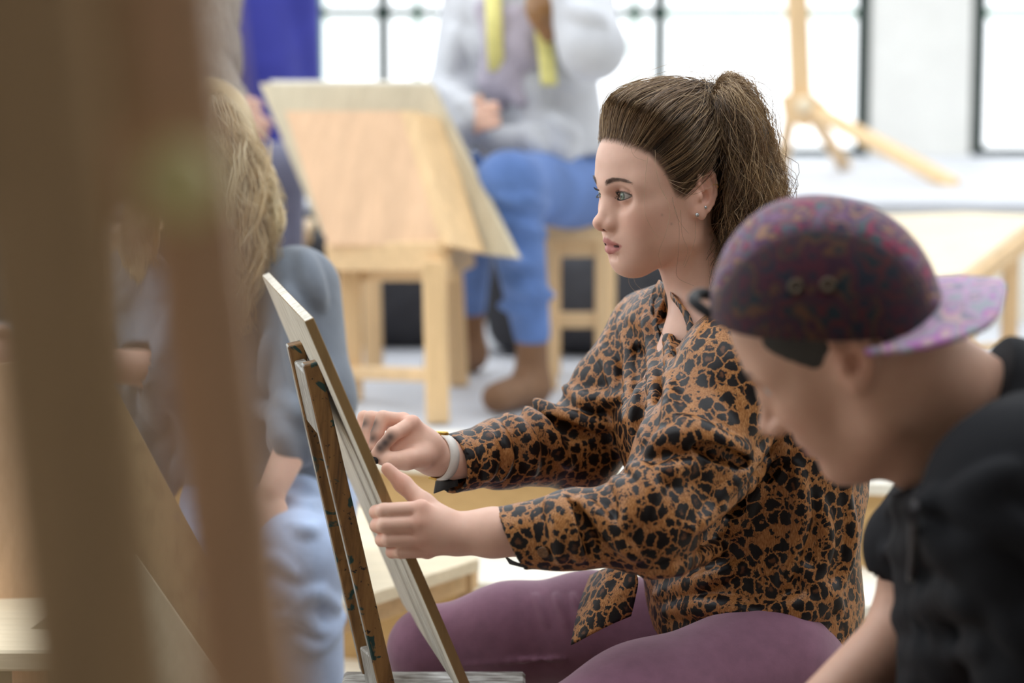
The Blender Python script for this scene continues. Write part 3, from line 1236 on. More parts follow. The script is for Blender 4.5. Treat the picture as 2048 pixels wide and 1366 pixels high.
# easel far right, standing on the upper platform
ZU = 0.92
ea = thing('studio_easel', PZ(1700, 350, ZU), 'tall light wood easel with splayed legs before the windows', 'easel')
hub = P(1606, 214, 9.2)
MB().bar(hub + np.array([-0.005, 0, -0.03]), P(1574, -500, 9.2), 0.085, 0.045, bev=0.005).build('mast', 'pine', ea)
MB().prism([P(1562, 190, 9.16), P(1625, 185, 9.16), P(1660, 215, 9.16), P(1612, 258, 9.16), P(1570, 240, 9.16)], (0, 0.08, 0)).build('hub_block', 'pine_x', ea)
MB().lathe([(0.0, 0.0), (0.032, 0.0), (0.034, 0.02), (0.028, 0.035), (0.0, 0.04)], P(1608, 210, 9.16), frame((0, -1, 0), (1, 0, 0)), 20).build('knob', 'birch', ea, True)
for px, py in ((1912, 372), (1692, 337)):
    f = PZ(px, py, ZU)
    MB().bar(f, hub + np.array([0.02, 0.02 if py < 350 else -0.02, 0.0]), 0.062 if px > 1800 else 0.05, 0.035, bev=0.004).build('leg', 'pine', ea)
f = PZ(1560, 345, ZU)
MB().bar(f, hub + np.array([-0.04, 0.02, 0.0]), 0.05, 0.035, bev=0.004).build('leg', 'pine', ea)

# pine bench on the right, behind the man in the cap
bn_ = thing('low_bench', PZ(1990, 700, ZP), 'light wood bench with sloping top behind the man in the cap', 'bench')
Yq = 6.1
t0, t1 = P(1786, 560, Yq - 0.12), P(2110, 418, Yq - 0.12)
t2, t3 = P(2160, 405, Yq + 0.62), P(1770, 432, Yq + 0.62)
tq = [P(1800, 566, Yq - 0.1), P(1925, 548, Yq - 0.1), P(2075, 432, Yq + 0.35), P(1930, 425, Yq + 0.5), P(1772, 432, Yq + 0.5)]
MB().prism(tq, (0, 0, -0.03)).build('top', 'birch', bn_)
MB().prism([P(1925, 556, Yq - 0.1), P(2078, 440, Yq + 0.35), P(2078, 470, Yq + 0.35), P(1925, 590, Yq - 0.1)], (0.03, 0.02, 0)).build('apron', 'pine_x', bn_)
for px, py, d in ((2022, 500, Yq + 0.2), (1935, 560, Yq - 0.06), (1800, 580, Yq), (1800, 480, Yq + 0.5)):
    a = P(px, py, d)
    MB().bar((a[0], a[1], ZP), a, 0.038, 0.045, bev=0.004).build('leg', 'pine', bn_)
a, b = P(1935, 700, Yq - 0.06), P(2022, 690, Yq + 0.2)
MB().bar(a, b, 0.02, 0.03, hint=(0, 0, 1)).build('stretcher', 'pine_x', bn_)

# bench in the middle, between blonde person and woman
cbn = thing('low_bench', PZ(800, 1200, 0.0), 'cream topped low wooden bench seen beneath the board and wrists', 'bench')
zb = 0.50
tq = [PZ(560, 1232, zb), PZ(605, 1232, zb), PZ(958, 1118, zb), PZ(880, 1015, zb), PZ(560, 1010, zb)]
MB().prism(tq, (0, 0, -0.022)).build('top', 'birch', cbn)
a, b = PZ(606, 1236, zb - 0.022), PZ(956, 1122, zb - 0.022)
MB().prism([a, b, b - np.array([0, 0, 0.05]), a - np.array([0, 0, 0.05])], (0.0, 0.03, 0)).build('apron', 'pine_x', cbn)
for px, py in ((930, 1132), (640, 1228), (860, 1030), (570, 1200)):
    a = PZ(px, py, zb - 0.022)
    MB().bar((a[0], a[1] + 0.03, 0), a + np.array([0, 0.03, 0]), 0.032, 0.04, bev=0.004).build('leg', 'pine', cbn)

# wooden chair/stool behind the blonde person, glimpsed between the easel legs
ws = thing('wooden_stool', PZ(210, 830, ZP), 'wooden stool glimpsed left of the blonde person', 'stool')
Yw = 5.6
MB().box(P(150, 478, Yw), P(300, 462, Yw) + np.array([0, 0.34, 0.0]), 0.005).build('seat', 'panel', ws)
for px, dy in ((170, 0.0), (285, 0.0), (170, 0.3), (285, 0.3)):
    a = P(px, 478, Yw + dy + 0.02)
    MB().bar((a[0], a[1], ZP), a, 0.04, 0.04, bev=0.004).build('leg', 'panel', ws)
a, b = P(170, 500, Yw + 0.0), P(285, 500, Yw + 0.0)
MB().bar(a, b, 0.025, 0.05, hint=(0, 1, 0)).build('rail', 'panel', ws)
MB().bar(a - np.array([0, 0, 0.2]), b - np.array([0, 0, 0.2]), 0.02, 0.03, hint=(0, 1, 0)).build('stretcher', 'panel', ws)
plain('bag_black', (54, 54, 58), 0.8, 0.1, 20)


def ruck(name, label, c, r):
    S = Sdf()
    c = np.asarray(c, float)
    S.box(c, r, 0.09)
    S.ell(c + np.array([0.02, -r[1] * 0.8, -0.02]), (r[0] * 0.6, 0.07, r[2] * 0.6), k=0.04)
    S.cap(c + np.array([-r[0] * 0.5, 0, r[2]]), c + np.array([r[0] * 0.4, 0, r[2] + 0.02]), 0.02, k=0.03)
    o = sdf_obj(S, 0.012, name, 'bag_black')
    return tag(o, label, 'bag', None)


ruck('rucksack', 'black bag on the platform behind the pine drawing horse', (P(700, 600, 7.2)[0], 7.2, ZP + 0.16), (0.34, 0.16, 0.17))
ruck('rucksack', 'black bag under the stool of the person in grey', (P(1180, 600, 7.0)[0], 7.0, ZP + 0.15), (0.30, 0.15, 0.15))

# boards on the left
def rect_board(name, label, corner, e1, e2, l1, l2, th, mat):
    """rectangular board from a corner, e1 exact direction, e2 made square to it"""
    e1 = nrm(e1)
    e2 = nrm(np.asarray(e2, float) - e1 * np.dot(e1, e2))
    n = np.cross(e1, e2)
    n = n if n[1] > 0 else -n
    R = np.stack([e1, e2, np.cross(e1, e2)], 1)
    c = corner + e1 * l1 / 2 + e2 * l2 / 2 + n * th / 2
    return tag(MB().obox(c, R, (l1, l2, th), 0.0015).build(name, mat), label, 'drawing board')


ZL = 0.598
A_, B_ = P(256, 1195, 3.62), P(182, 700, 3.72)
A_ = A_ + (B_ - A_) * ((ZL - A_[2]) / (B_[2] - A_[2]))
rect_board('drawing_board', 'upright pale wood panel at the left edge behind the blurred easel', A_, B_ - A_, (-1, -0.1, 0.14), float(np.linalg.norm(B_ - A_)), 0.42, 0.016, 'panel')
T_, Q_ = P(206, 738, 3.95), P(560, 1366, 3.80)
d_ = nrm(Q_ - T_)
w_ = np.array([-1.0, -0.25, 0.0])
w2_ = nrm(w_ - d_ * np.dot(w_, d_))
L_ = (T_[2] + min(0, w2_[2]) * 0.46) / -d_[2]
rect_board('drawing_board', 'paint-smeared brown drawing board tilted before the blonde person', T_, d_, w_, L_, 0.46, 0.014, 'board_painted')
T_, Q_ = P(268, 1106, 3.44), P(452, 1366, 3.36)
d_ = nrm(Q_ - T_)
w_ = P(180, 1190, 3.42) - T_
w2_ = nrm(w_ - d_ * np.dot(w_, d_))
L_ = (T_[2] + min(0, w2_[2]) * 0.40) / -d_[2]
rect_board('drawing_board', 'plain pale board lowest at the left, its corner pointing up', T_, d_, w_, L_, 0.40, 0.014, 'board_pale')
fl = thing('low_bench', (-0.80, 3.55, 0.0), 'wooden bench end at the lower left corner', 'bench')
MB().box((-1.05, 3.28, ZL - 0.03), (-0.635, 3.86, ZL), 0.004).build('top', 'birch', fl)
for x in (-1.0, -0.68):
    for y in (3.33, 3.81):
        MB().box((x - 0.022, y - 0.022, 0), (x + 0.022, y + 0.022, ZL - 0.03), 0.003).build('leg', 'panel', fl)
    MB().box((x - 0.012, 3.33, 0.15), (x + 0.012, 3.81, 0.19), 0.003).build('stretcher', 'panel', fl)
# ------------------------------------------------------------------ cloth and hair materials
def leopard():
    m = NT('leopard')
    v = m.coord((1, 1, 1))
    wob = m.noise(v, 70, 3, 0.6)
    vv = m.n('ShaderNodeVectorMath', operation='MULTIPLY_ADD')
    m.l(wob.outputs['Color'], vv.inputs[0])
    vv.inputs[1].default_value = (0.018, 0.018, 0.018)
    m.l(v, vv.inputs[2])
    st = m.n('ShaderNodeVectorMath', operation='MULTIPLY')
    m.l(vv.outputs[0], st.inputs[0])
    st.inputs[1].default_value = (1.0, 1.0, 0.86)
    vo = m.n('ShaderNodeTexVoronoi', feature='F1')
    ve = m.n('ShaderNodeTexVoronoi', feature='DISTANCE_TO_EDGE')
    for q in (vo, ve):
        q.inputs['Scale'].default_value = 53
        q.inputs['Randomness'].default_value = 0.9
        m.l(st.outputs[0], q.inputs['Vector'])
    fine = m.noise(m.coord((700, 700, 160), rot=(0.3, 0.5, 0)), 1.0, 3, 0.6)
    jit = m.math('MULTIPLY', m.math('SUBTRACT', fine.outputs['Fac'], 0.5), 0.16)
    d = m.math('ADD', vo.outputs['Distance'], jit)
    de = m.math('ADD', ve.outputs['Distance'], m.math('MULTIPLY', jit, 0.5))
    big = m.noise(v, 9, 2, 0.5)
    g = m.ramp(fine.outputs['Fac'], [(0.30, s2l((116, 70, 36))), (0.5, s2l((170, 114, 64))), (0.72, s2l((206, 156, 102)))])
    g = m.mix(m.ramp(big.outputs['Fac'], [(0.35, (0, 0, 0, 1)), (0.7, (0.5, 0.5, 0.5, 1))]), g, s2l((150, 96, 58)))
    s1 = m.ramp(d, [(0.53, (1, 1, 1, 1)), (0.59, (0, 0, 0, 1))])
    s2 = m.ramp(de, [(0.045, (0, 0, 0, 1)), (0.080, (1, 1, 1, 1))])
    spot = m.mix(1.0, s1, s2, 'MULTIPLY')
    v3 = m.n('ShaderNodeTexVoronoi', feature='F1')
    v3.inputs['Scale'].default_value = 104
    m.l(st.outputs[0], v3.inputs['Vector'])
    s3 = m.ramp(m.math('ADD', v3.outputs['Distance'], jit), [(0.36, (1, 1, 1, 1)), (0.42, (0, 0, 0, 1))])
    away = m.ramp(d, [(0.62, (0, 0, 0, 1)), (0.67, (1, 1, 1, 1))])
    spot = m.mix(1.0, spot, m.mix(1.0, s3, away, 'MULTIPLY'), 'LIGHTEN')
    centre_c = m.n('ShaderNodeSeparateColor')
    m.l(vo.outputs['Color'], centre_c.inputs[0])
    cen = m.ramp(d, [(0.13, (1, 1, 1, 1)), (0.25, (0, 0, 0, 1))])
    has = m.ramp(centre_c.outputs[0], [(0.62, (0, 0, 0, 1)), (0.66, (0.9, 0.9, 0.9, 1))])
    dark = m.mix(m.mix(1.0, cen, has, 'MULTIPLY'), s2l((20, 15, 17)), s2l((104, 66, 42)))
    m.base(m.mix(spot, g, dark))
    m.set(Roughness=0.40, Specular_IOR_Level=0.30)
    m.bump(m.noise(v, 30, 3, 0.55).outputs['Fac'], 0.2, 0.005)
    MATS['leopard'] = m.m


leopard()


def fabric(name, rgb, rough=0.85, sheen=0.2, weave=900, bump=0.3, big=18, bigb=0.004, var=0.1):
    m = NT(name)
    v = m.coord()
    n = m.noise(v, weave, 2, 0.5)
    b = m.noise(v, big, 4, 0.55)
    c = s2l(rgb)
    m.base(m.mix(0.5, m.ramp(b.outputs['Fac'], [(0.3, tuple(x * (1 - var) for x in c[:3]) + (1,)), (0.7, tuple(min(1, x * (1 + var)) for x in c[:3]) + (1,))]),
                 m.ramp(n.outputs['Fac'], [(0.3, (0.82, 0.82, 0.82, 1)), (0.7, (1.0, 1.0, 1.0, 1))]), 'MULTIPLY'))
    m.set(Roughness=rough, Specular_IOR_Level=0.25, Sheen_Weight=sheen)
    m.bump(b.outputs['Fac'], bump, bigb)
    MATS[name] = m.m


fabric('jeans_plum', (138, 96, 118), 0.8, 0.3, 1200, 0.25, 40, 0.002)
fabric('lining_black', (24, 20, 22), 0.6, 0.0)


def hair_mat(name, rough=0.38, spec=0.5):
    m = NT(name)
    a = m.n('ShaderNodeVertexColor', layer_name='Col')
    m.base(a.outputs['Color'])
    m.set(Roughness=rough, Specular_IOR_Level=spec)
    MATS[name] = m.m


hair_mat('hair')

# ------------------------------------------------------------------ woman in the leopard shirt
AL = math.radians(25)
FW = np.array([-math.cos(AL), -math.sin(AL), 0.0])
LW = np.array([math.sin(AL), -math.cos(AL), 0.0])
UPZ = np.array([0, 0, 1.0])
RW = np.stack([FW, LW, UPZ], 1)

woman = thing('person', (P(1540, 1300, 3.28)[0], 3.28, ZS - 0.045), 'woman with brown ponytail in leopard print shirt, drawing at a board', 'person')
hfr = Fr(P(1332, 376, 3.3), RW @ rot((0, 1, 0), 5))

shL, shR = P(1480, 752, 3.13), P(1318, 682, 3.46)       # her left (near), right (far)
elL, wrL = P(1300, 1046, 2.99), P(912, 1070, 3.00)
elR, wrR = P(1160, 896, 3.44), P(866, 914, 3.25)


def torso_st(g):
    rows = [(1345, 1500, .112, .180), (1250, 1502, .117, .176), (1130, 1497, .138, .184), (1000, 1499, .152, .19), (900, 1498, .152, .195), (790, 1486, .125, .19),
            (705, 1452, .092, .165), (650, 1425, .064, .095)]
    out = []
    for py, px, a, b in rows:
        out.append((P(px, py, 3.30), a - g, b - g))
    return out


S = Sdf(hfr)
head_sdf(S, parted=0.0034)
S.fr = WORLD
S.cap(hfr.w((-0.022, 0, -0.055)), P(1437, 665, 3.31), 0.0475, 0.055, k=0.022)
S.cap(hfr.w((-0.010, 0.03, -0.06)), P(1398, 668, 3.27), 0.016, 0.012, k=0.02)
st_ = torso_st(0.030)
S.loft(st_[3:7], x_hint=FW, k=0.03)
S.cap(P(1395, 690, 3.27), P(1350, 830, 3.27), 0.05, 0.06, k=0.04)
S.chain([shL, elL], [0.042, 0.036], k=0.02)
S.chain([shR, elR], [0.042, 0.036], k=0.02)
# near forearm and hand (her left) holding the board's edge
S.chain([elL, P(1130, 1058, 2.99), P(985, 1066, 2.995), wrL], [0.036, 0.036, 0.0295, 0.0245], k=0.012)
S.cap(P(985, 1060, 3.01), P(905, 1062, 3.01), 0.026, 0.022, k=0.012)
WL = wrL


def finger(pts, r, k=0.004):
    S.chain([P(*p) for p in pts], r, k=k)


ML = [P(842, 1018, 2.985), P(838, 1046, 2.978), P(843, 1075, 2.98), P(855, 1101, 2.988)]
S.cap(wrL, P(880, 1050, 2.995), 0.0235, 0.020, k=0.012)
for q, r in zip(ML, (0.0125, 0.0125, 0.012, 0.011)):
    S.cap(P(888, 1066, 2.995), q, 0.0200, r, k=0.012)
for i, (pp_, r) in enumerate([
        ([(842, 1018, 2.985), (768, 1022, 2.978), (752, 1024, 3.008), (764, 1027, 3.03)], (.0105, .0100, .0088, .0080)),
        ([(838, 1047, 2.978), (770, 1050, 2.972), (754, 1051, 3.006), (772, 1054, 3.03)], (.0108, .0102, .0090, .0080)),
        ([(843, 1076, 2.980), (780, 1079, 2.974), (764, 1080, 3.006), (783, 1082, 3.03)], (.0104, .0098, .0086, .0078)),
        ([(855, 1101, 2.988), (803, 1103, 2.980), (784, 1104, 3.006), (798, 1106, 3.025)], (.0095, .0090, .0080, .0072))]):
    S.chain([P(*p) for p in pp_], r, k=0.0022)
S.chain([P(890, 1046, 3.00), P(848, 1008, 3.012), P(806, 968, 3.026), P(775, 938, 3.03)], (.0185, .0130, .0105, .0082), k=0.008)
# far forearm and hand (her right), pinching charcoal
S.chain([elR, P(1000, 910, 3.34), P(905, 915, 3.275), wrR], [0.036, 0.034, 0.0275, 0.0240], k=0.012)
S.cap(wrR, P(838, 890, 3.235), 0.0235, 0.021, k=0.012)
MR = [P(824, 848, 3.225), P(806, 842, 3.245), P(792, 842, 3.262), P(784, 850, 3.28)]
for q, r in zip(MR, (0.0125, 0.0120, 0.0115, 0.0105)):
    S.cap(P(848, 895, 3.238), q, 0.021, r, k=0.012)
S.cap(P(842, 905, 3.235), P(808, 895, 3.235), 0.022, 0.018, k=0.012)
S.cap(P(815, 880, 3.225), P(785, 900, 3.212), 0.012, 0.009, k=0.012)
for pp_, r in [
        ([(824, 848, 3.225), (787, 868, 3.200), (765, 893, 3.198), (752, 908, 3.200)], (.0108, .0096, .0086, .0076)),
        ([(806, 842, 3.245), (766, 836, 3.232), (754, 868, 3.222), (748, 894, 3.216)], (.0108, .0100, .0088, .0078)),
        ([(792, 842, 3.262), (742, 836, 3.258), (735, 862, 3.250), (738, 886, 3.242)], (.0104, .0096, .0084, .0076)),
        ([(784, 850, 3.280), (728, 834, 3.285), (722, 856, 3.280), (727, 876, 3.270)], (.0095, .0086, .0076, .0070))]:
    S.chain([P(*p) for p in pp_], r, k=0.003)
S.chain([P(846, 912, 3.215), P(812, 920, 3.195), P(784, 922, 3.190), P(763, 918, 3.198)], (.0165, .0125, .0104, .0080), k=0.008)


def woman_cols(V):
    l = hfr.l(V)
    c = np.tile(SKIN_F, (len(V), 1))
    m = (l[:, 2] > -0.13) & (np.abs(l[:, 1]) < 0.12) & (np.abs(l[:, 0]) < 0.16)
    c[m] = head_cols(l[m], SKIN_F, lips=(186, 108, 106), blush=0.5)
    # scalp tint under the hairline
    sc = np.clip((l[:, 2] - zline(l[:, 0]) + 0.003) / 0.012, 0, 1) * m * ((np.abs(l[:, 1]) < 0.070) | (l[:, 2] > 0.035) | (l[:, 0] > 0.004))
    c = c * (1 - 0.85 * sc[:, None]) + np.array([0.075, 0.045, 0.028]) * 0.85 * sc[:, None]
    pink = SKIN_F * np.array([1.0, 0.70, 0.66])

    def blob(p, r, col, w=1.0):
        d = np.linalg.norm(V - p, axis=1)
        k = (np.exp(-(d / r) ** 2) * w)[:, None]
        c[:] = c * (1 - k) + np.asarray(col) * k
    for q in ML + MR:
        blob(q, 0.013, pink, 0.55)
    for q in ((775, 938, 3.03), (760, 1024, 2.995), (762, 1051, 2.99), (772, 1080, 2.99), (790, 1104, 2.995), (800, 960, 3.02)):
        blob(P(*q), 0.012, pink, 0.5)
    blob(P(748, 862, 3.222), 0.0085, (0.016, 0.012, 0.013), 0.95)
    blob(P(752, 848, 3.225), 0.0075, (0.016, 0.012, 0.013), 0.95)
    blob(P(747, 878, 3.215), 0.0075, (0.016, 0.012, 0.013), 0.95)
    blob(P(770, 886, 3.190), 0.0085, (0.03, 0.026, 0.03), 0.92)
    blob(P(780, 874, 3.190), 0.0075, (0.03, 0.026, 0.03), 0.85)
    blob(P(760, 896, 3.190), 0.0075, (0.03, 0.026, 0.03), 0.85)
    blob(P(730, 848, 3.25), 0.009, (0.02, 0.016, 0.018), 0.9)
    blob(P(762, 918, 3.198), 0.006, (0.05, 0.04, 0.04), 0.8)
    # two small moles on cheek
    for px, py in ((1324, 430), (1343, 448)):
        e = V - np.array([0, 0, CAMZ])
        dr = nrm(P(px, py, 3.2) - np.array([0, 0, CAMZ]))
        dd = np.linalg.norm(e - (e @ dr)[:, None] * dr, axis=1)
        k = (np.exp(-(dd / 0.0014) ** 2) * 0.45 * (V[:, 1] < 3.3))[:, None]
        c[:] = c * (1 - k) + np.array((0.12, 0.06, 0.04)) * k
    return c


WBODY = sdf_obj(S, 0.0018, 'body', 'skin', woman, 1, cols=woman_cols)
eyeballs(hfr, (1, 0.10, 0.03), woman, (128, 140, 124))

# ---- shirt
T = Sdf()
T.loft(torso_st(0.0), x_hint=FW)
T.ell(P(1372, 850, 3.22), (0.085, 0.075, 0.085), k=0.06)                 # bust, near
T.ell(P(1345, 835, 3.36), (0.080, 0.070, 0.085), k=0.06)
T.chain([shL, shL * 0.45 + elL * 0.55, elL, P(1140, 1062, 2.99), P(1008, 1078, 2.995)], [0.078, 0.068, 0.061, 0.0465, 0.0405], k=0.025)
T.chain([shR, shR * 0.5 + elR * 0.5, elR, P(1010, 905, 3.345), P(896, 929, 3.270)], [0.070, 0.066, 0.059, 0.0455, 0.0405], k=0.025)
T.cap(P(1430, 665, 3.30), shL, 0.062, 0.074, k=0.04)
T.cap(P(1415, 655, 3.34), shR, 0.060, 0.068, k=0.04)
T.ell(P(1372, 640, 3.38), (0.075, 0.06, 0.045), k=0.05)                   # trapezius cloth
# waist bulk hanging over the hip
T.ell(P(1520, 1230, 3.26), (0.135, 0.15, 0.10), k=0.05)
rng = np.random.default_rng(7)


FOLDS = []


def fold(pts, r, k=0.011, op='u'):
    FOLDS.append((pts, r, k, op))


def apply_folds(S_, scale=1.0):
    pix = [q for f in FOLDS for q in f[0]]
    W_ = trace(S_, pix)
    i = 0
    for pts, r, k, op in FOLDS:
        q = W_[i:i + len(pts)]
        i += len(pts)
        p = spline(q, 4)
        rr = r * scale * np.sin(np.linspace(0.25, math.pi - 0.25, len(p))) + 0.0008
        S_.chain(p, rr, k=k, op=op)
    FOLDS.clear()


# folds read off the photograph: sleeve crumples, armpit drag lines, back drape
for f in (
    ([(1354, 842, 3.045), (1390, 862, 3.03), (1450, 890, 3.02), (1500, 906, 3.03)], .009),
    ([(1300, 905, 3.00), (1330, 880, 3.01), (1372, 876, 3.02), (1420, 868, 3.03)], .008),
    ([(1262, 936, 2.99), (1285, 950, 2.94), (1300, 985, 2.93), (1295, 1030, 2.93)], .008),
    ([(1228, 958, 2.985), (1255, 985, 2.94), (1262, 1030, 2.935), (1240, 1075, 2.935)], .007),
    ([(1310, 950, 2.97), (1345, 945, 2.95), (1390, 930, 2.96)], .007),
    ([(1124, 997, 2.985), (1134, 1030, 2.945), (1150, 1075, 2.945), (1160, 1118, 2.965)], .006),
    ([(1100, 1003, 2.985), (1112, 1035, 2.948), (1122, 1080, 2.948), (1120, 1122, 2.97)], .005),
    ([(1160, 1000, 2.97), (1200, 1040, 2.935), (1245, 1090, 2.935), (1280, 1115, 2.95)], .006),
    ([(1384, 1060, 2.97), (1450, 1000, 2.985), (1520, 930, 3.03), (1566, 897, 3.05)], .009),
    ([(1420, 1010, 2.97), (1480, 950, 2.99), (1540, 880, 3.03)], .006),
    # far sleeve
    ([(1070, 800, 3.40), (1100, 830, 3.37), (1150, 845, 3.37), (1220, 850, 3.40)], .009),
    ([(1052, 815, 3.38), (1075, 850, 3.35), (1110, 890, 3.35), (1140, 930, 3.37)], .008),
    ([(1015, 832, 3.35), (1040, 860, 3.32), (1060, 900, 3.31), (1068, 945, 3.33)], .007),
    ([(985, 845, 3.33), (1000, 875, 3.30), (1008, 915, 3.30), (1000, 955, 3.31)], .006),
    ([(960, 855, 3.31), (975, 885, 3.285), (980, 920, 3.285), (975, 955, 3.30)], .006),
    ([(1130, 776, 3.41), (1170, 800, 3.39), (1210, 800, 3.40), (1250, 790, 3.42)], .007),
    ([(1203, 700, 3.42), (1225, 740, 3.39), (1235, 790, 3.38)], .006),
    ([(1240, 640, 3.42), (1262, 690, 3.38), (1262, 760, 3.36), (1250, 840, 3.36)], .007),
    ([(1290, 640, 3.38), (1310, 700, 3.33), (1310, 780, 3.30), (1290, 880, 3.30)], .007),
    ([(1330, 640, 3.33), (1345, 720, 3.27), (1342, 800, 3.25), (1330, 870, 3.24)], .006),
    # body: drape from armpit to hem and back gathers
    ([(1590, 930, 3.10), (1600, 1010, 3.09), (1590, 1090, 3.10), (1560, 1180, 3.11)], .007),
    ([(1640, 1000, 3.13), (1650, 1080, 3.12), (1630, 1150, 3.11), (1590, 1230, 3.11)], .007),
    ([(1690, 960, 3.20), (1700, 1050, 3.19), (1690, 1130, 3.18), (1660, 1200, 3.16)], .006),
    ([(1600, 1130, 3.10), (1640, 1180, 3.10), (1680, 1215, 3.16)], .008),
    ([(1480, 1230, 3.09), (1560, 1220, 3.08), (1630, 1200, 3.10), (1690, 1160, 3.17)], .008),
    ([(1560, 1250, 3.09), (1610, 1230, 3.09), (1660, 1210, 3.12)], .006),
    ([(1330, 1225, 3.10), (1400, 1215, 3.08), (1480, 1225, 3.08), (1560, 1262, 3.10)], .008),
    ([(1290, 1150, 3.13), (1360, 1130, 3.10), (1440, 1090, 3.10), (1500, 1030, 3.09)], .007),
    ([(1310, 1190, 3.12), (1400, 1165, 3.09), (1490, 1130, 3.09)], .006),
    ([(1420, 1080, 3.10), (1470, 1040, 3.09), (1530, 960, 3.10)], .006),
    ([(1670, 860, 3.20), (1690, 920, 3.18), (1700, 980, 3.19)], .006),
    ([(1530, 1300, 3.11), (1590, 1300, 3.11), (1650, 1270, 3.15)], .006),
):
    fold(*f)
for f in (
    ([(1370, 878, 3.02), (1440, 905, 3.01), (1490, 925, 3.015)], .006),
    ([(1400, 1075, 2.985), (1470, 1010, 3.0), (1560, 925, 3.05)], .008),
    ([(1085, 840, 3.36), (1130, 862, 3.35), (1180, 870, 3.37)], .006),
    ([(1275, 700, 3.36), (1282, 780, 3.34), (1272, 870, 3.33)], .006),
    ([(1140, 1010, 2.955), (1170, 1060, 2.93), (1190, 1110, 2.945)], .004),
):
    fold(f[0], f[1], 0.010, 's')


apply_folds(T, 1.45)


def fine_wr(q):
    g = vnoise(q * np.array([26, 26, 18]), 3) * 0.0022 + vnoise(q @ rot((0, 1, 0), 35).T * np.array([60, 40, 14]), 5) * 0.0013
    return g


# V neck, neck hole and cuff openings
vn = [P(1398, 636, 3.22), P(1385, 760, 3.20), P(1372, 830, 3.19)]
T.chain(vn, [0.038, 0.020, 0.004], k=0.006, op='s')
T.cap(P(1398, 600, 3.27), P(1418, 668, 3.29), 0.066, 0.062, k=0.006, op='s')
cuL = [P(1014, 1078, 2.995), P(1060, 1077, 2.993)]
cuR = [P(900, 928, 3.27), P(945, 920, 3.30)]
T.cap(P(960, 1078, 2.997), cuL[1], 0.0365, 0.0365, op='s')
T.cap(P(850, 937, 3.246), cuR[1], 0.0365, 0.0365, op='s')


def half(p, n, c, r, k=0.0):
    p = np.asarray(p, float)
    n = nrm(n)
    T.func(lambda q: (q - p) @ n, c, r, op='s', k=k)


# flat cuff ends
half(P(1022, 1078, 2.995), (0.907, 0.0, 0.42), P(985, 1078, 2.995), 0.07)
half(P(900, 928, 3.272), nrm(P(930, 922, 3.29) - P(884, 932, 3.262)), P(872, 934, 3.255), 0.07)


def hem(q):
    # below the hem line (seen from the side) there is no shirt
    a, b, c = P(1250, 1262, 3.3), P(1400, 1262, 3.3), P(1640, 1362, 3.3)
    z = np.interp(q[:, 0], [a[0] - 0.5, a[0], b[0], c[0], c[0] + 0.3], [a[2], a[2], b[2], c[2], c[2] - 0.12])
    return (q[:, 2] - z) * 0.9


T.func(hem, P(1480, 1420, 3.3), 0.24, op='s', k=0.004)
SHIRT = sdf_obj(T, 0.0026, 'leopard_shirt', 'leopard', woman, 1, disp=fine_wr)


def sheet(name, rows, mat, parent, th=0.0016, sub=2):
    """grid of points -> thin cloth"""
    R_ = [spline(r, 5) for r in rows]
    A = np.stack(R_, 0)
    A = np.stack([spline(A[:, j], 5) for j in range(A.shape[1])], 1)
    n, m_ = A.shape[:2]
    F = []
    for i in range(n - 1):
        for j in range(m_ - 1):
            F.append((i * m_ + j, i * m_ + j + 1, (i + 1) * m_ + j + 1, (i + 1) * m_ + j))
    o = mesh_obj(name, A.reshape(-1, 3), F, mat, parent, True)
    md = o.modifiers.new('thickness', 'SOLIDIFY')
    md.thickness = th
    md.offset = 0
    return o


# collar flaps, laid over the shirt
def over(rows, off):
    out = []
    for r in rows:
        q = []
        for px, py, dflt in r:
            best = None
            for ob in (SHIRT, WBODY):
                c, n_ = hit(px, py, ob)
                if c is not None and (best is None or c[1] < best[1]) and c[1] < dflt + 0.06:
                    best = c
            if best is None or abs(best[1] - dflt) > 0.07:
                best = P(px, py, dflt)
            q.append(best + np.array([0, -off, off * 0.3]))
        out.append(q)
    return out


sheet('collar', over([[(1318, 562, 3.36), (1350, 596, 3.30), (1382, 640, 3.25), (1392, 700, 3.22)],
                      [(1304, 588, 3.35), (1334, 630, 3.28), (1366, 690, 3.23), (1386, 738, 3.21)],
                      [(1300, 622, 3.34), (1320, 664, 3.27), (1346, 712, 3.23), (1374, 766, 3.20)]], 0.008), 'leopard', SHIRT, 0.002)
sheet('collar', over([[(1452, 596, 3.24), (1430, 622, 3.22), (1412, 648, 3.21), (1402, 680, 3.20)],
                      [(1480, 640, 3.19), (1448, 664, 3.18), (1424, 684, 3.18), (1408, 704, 3.18)],
                      [(1500, 690, 3.15), (1466, 712, 3.15), (1440, 728, 3.16), (1420, 738, 3.17)]], 0.008), 'leopard', SHIRT, 0.002)
# front tail lying over the far thigh
sheet('shirt_tail', [[P(1262, 1128, 3.20), P(1240, 1132, 3.23), P(1208, 1138, 3.26), P(1180, 1152, 3.30)],
                     [P(1276, 1160, 3.19), P(1240, 1172, 3.20), P(1200, 1180, 3.22), P(1162, 1200, 3.26)],
                     [P(1270, 1200, 3.19), P(1232, 1215, 3.19), P(1190, 1228, 3.20), P(1150, 1248, 3.23)],
                     [P(1262, 1232, 3.19), P(1225, 1248, 3.185), P(1180, 1270, 3.19), P(1142, 1290, 3.21)]], 'leopard', SHIRT)
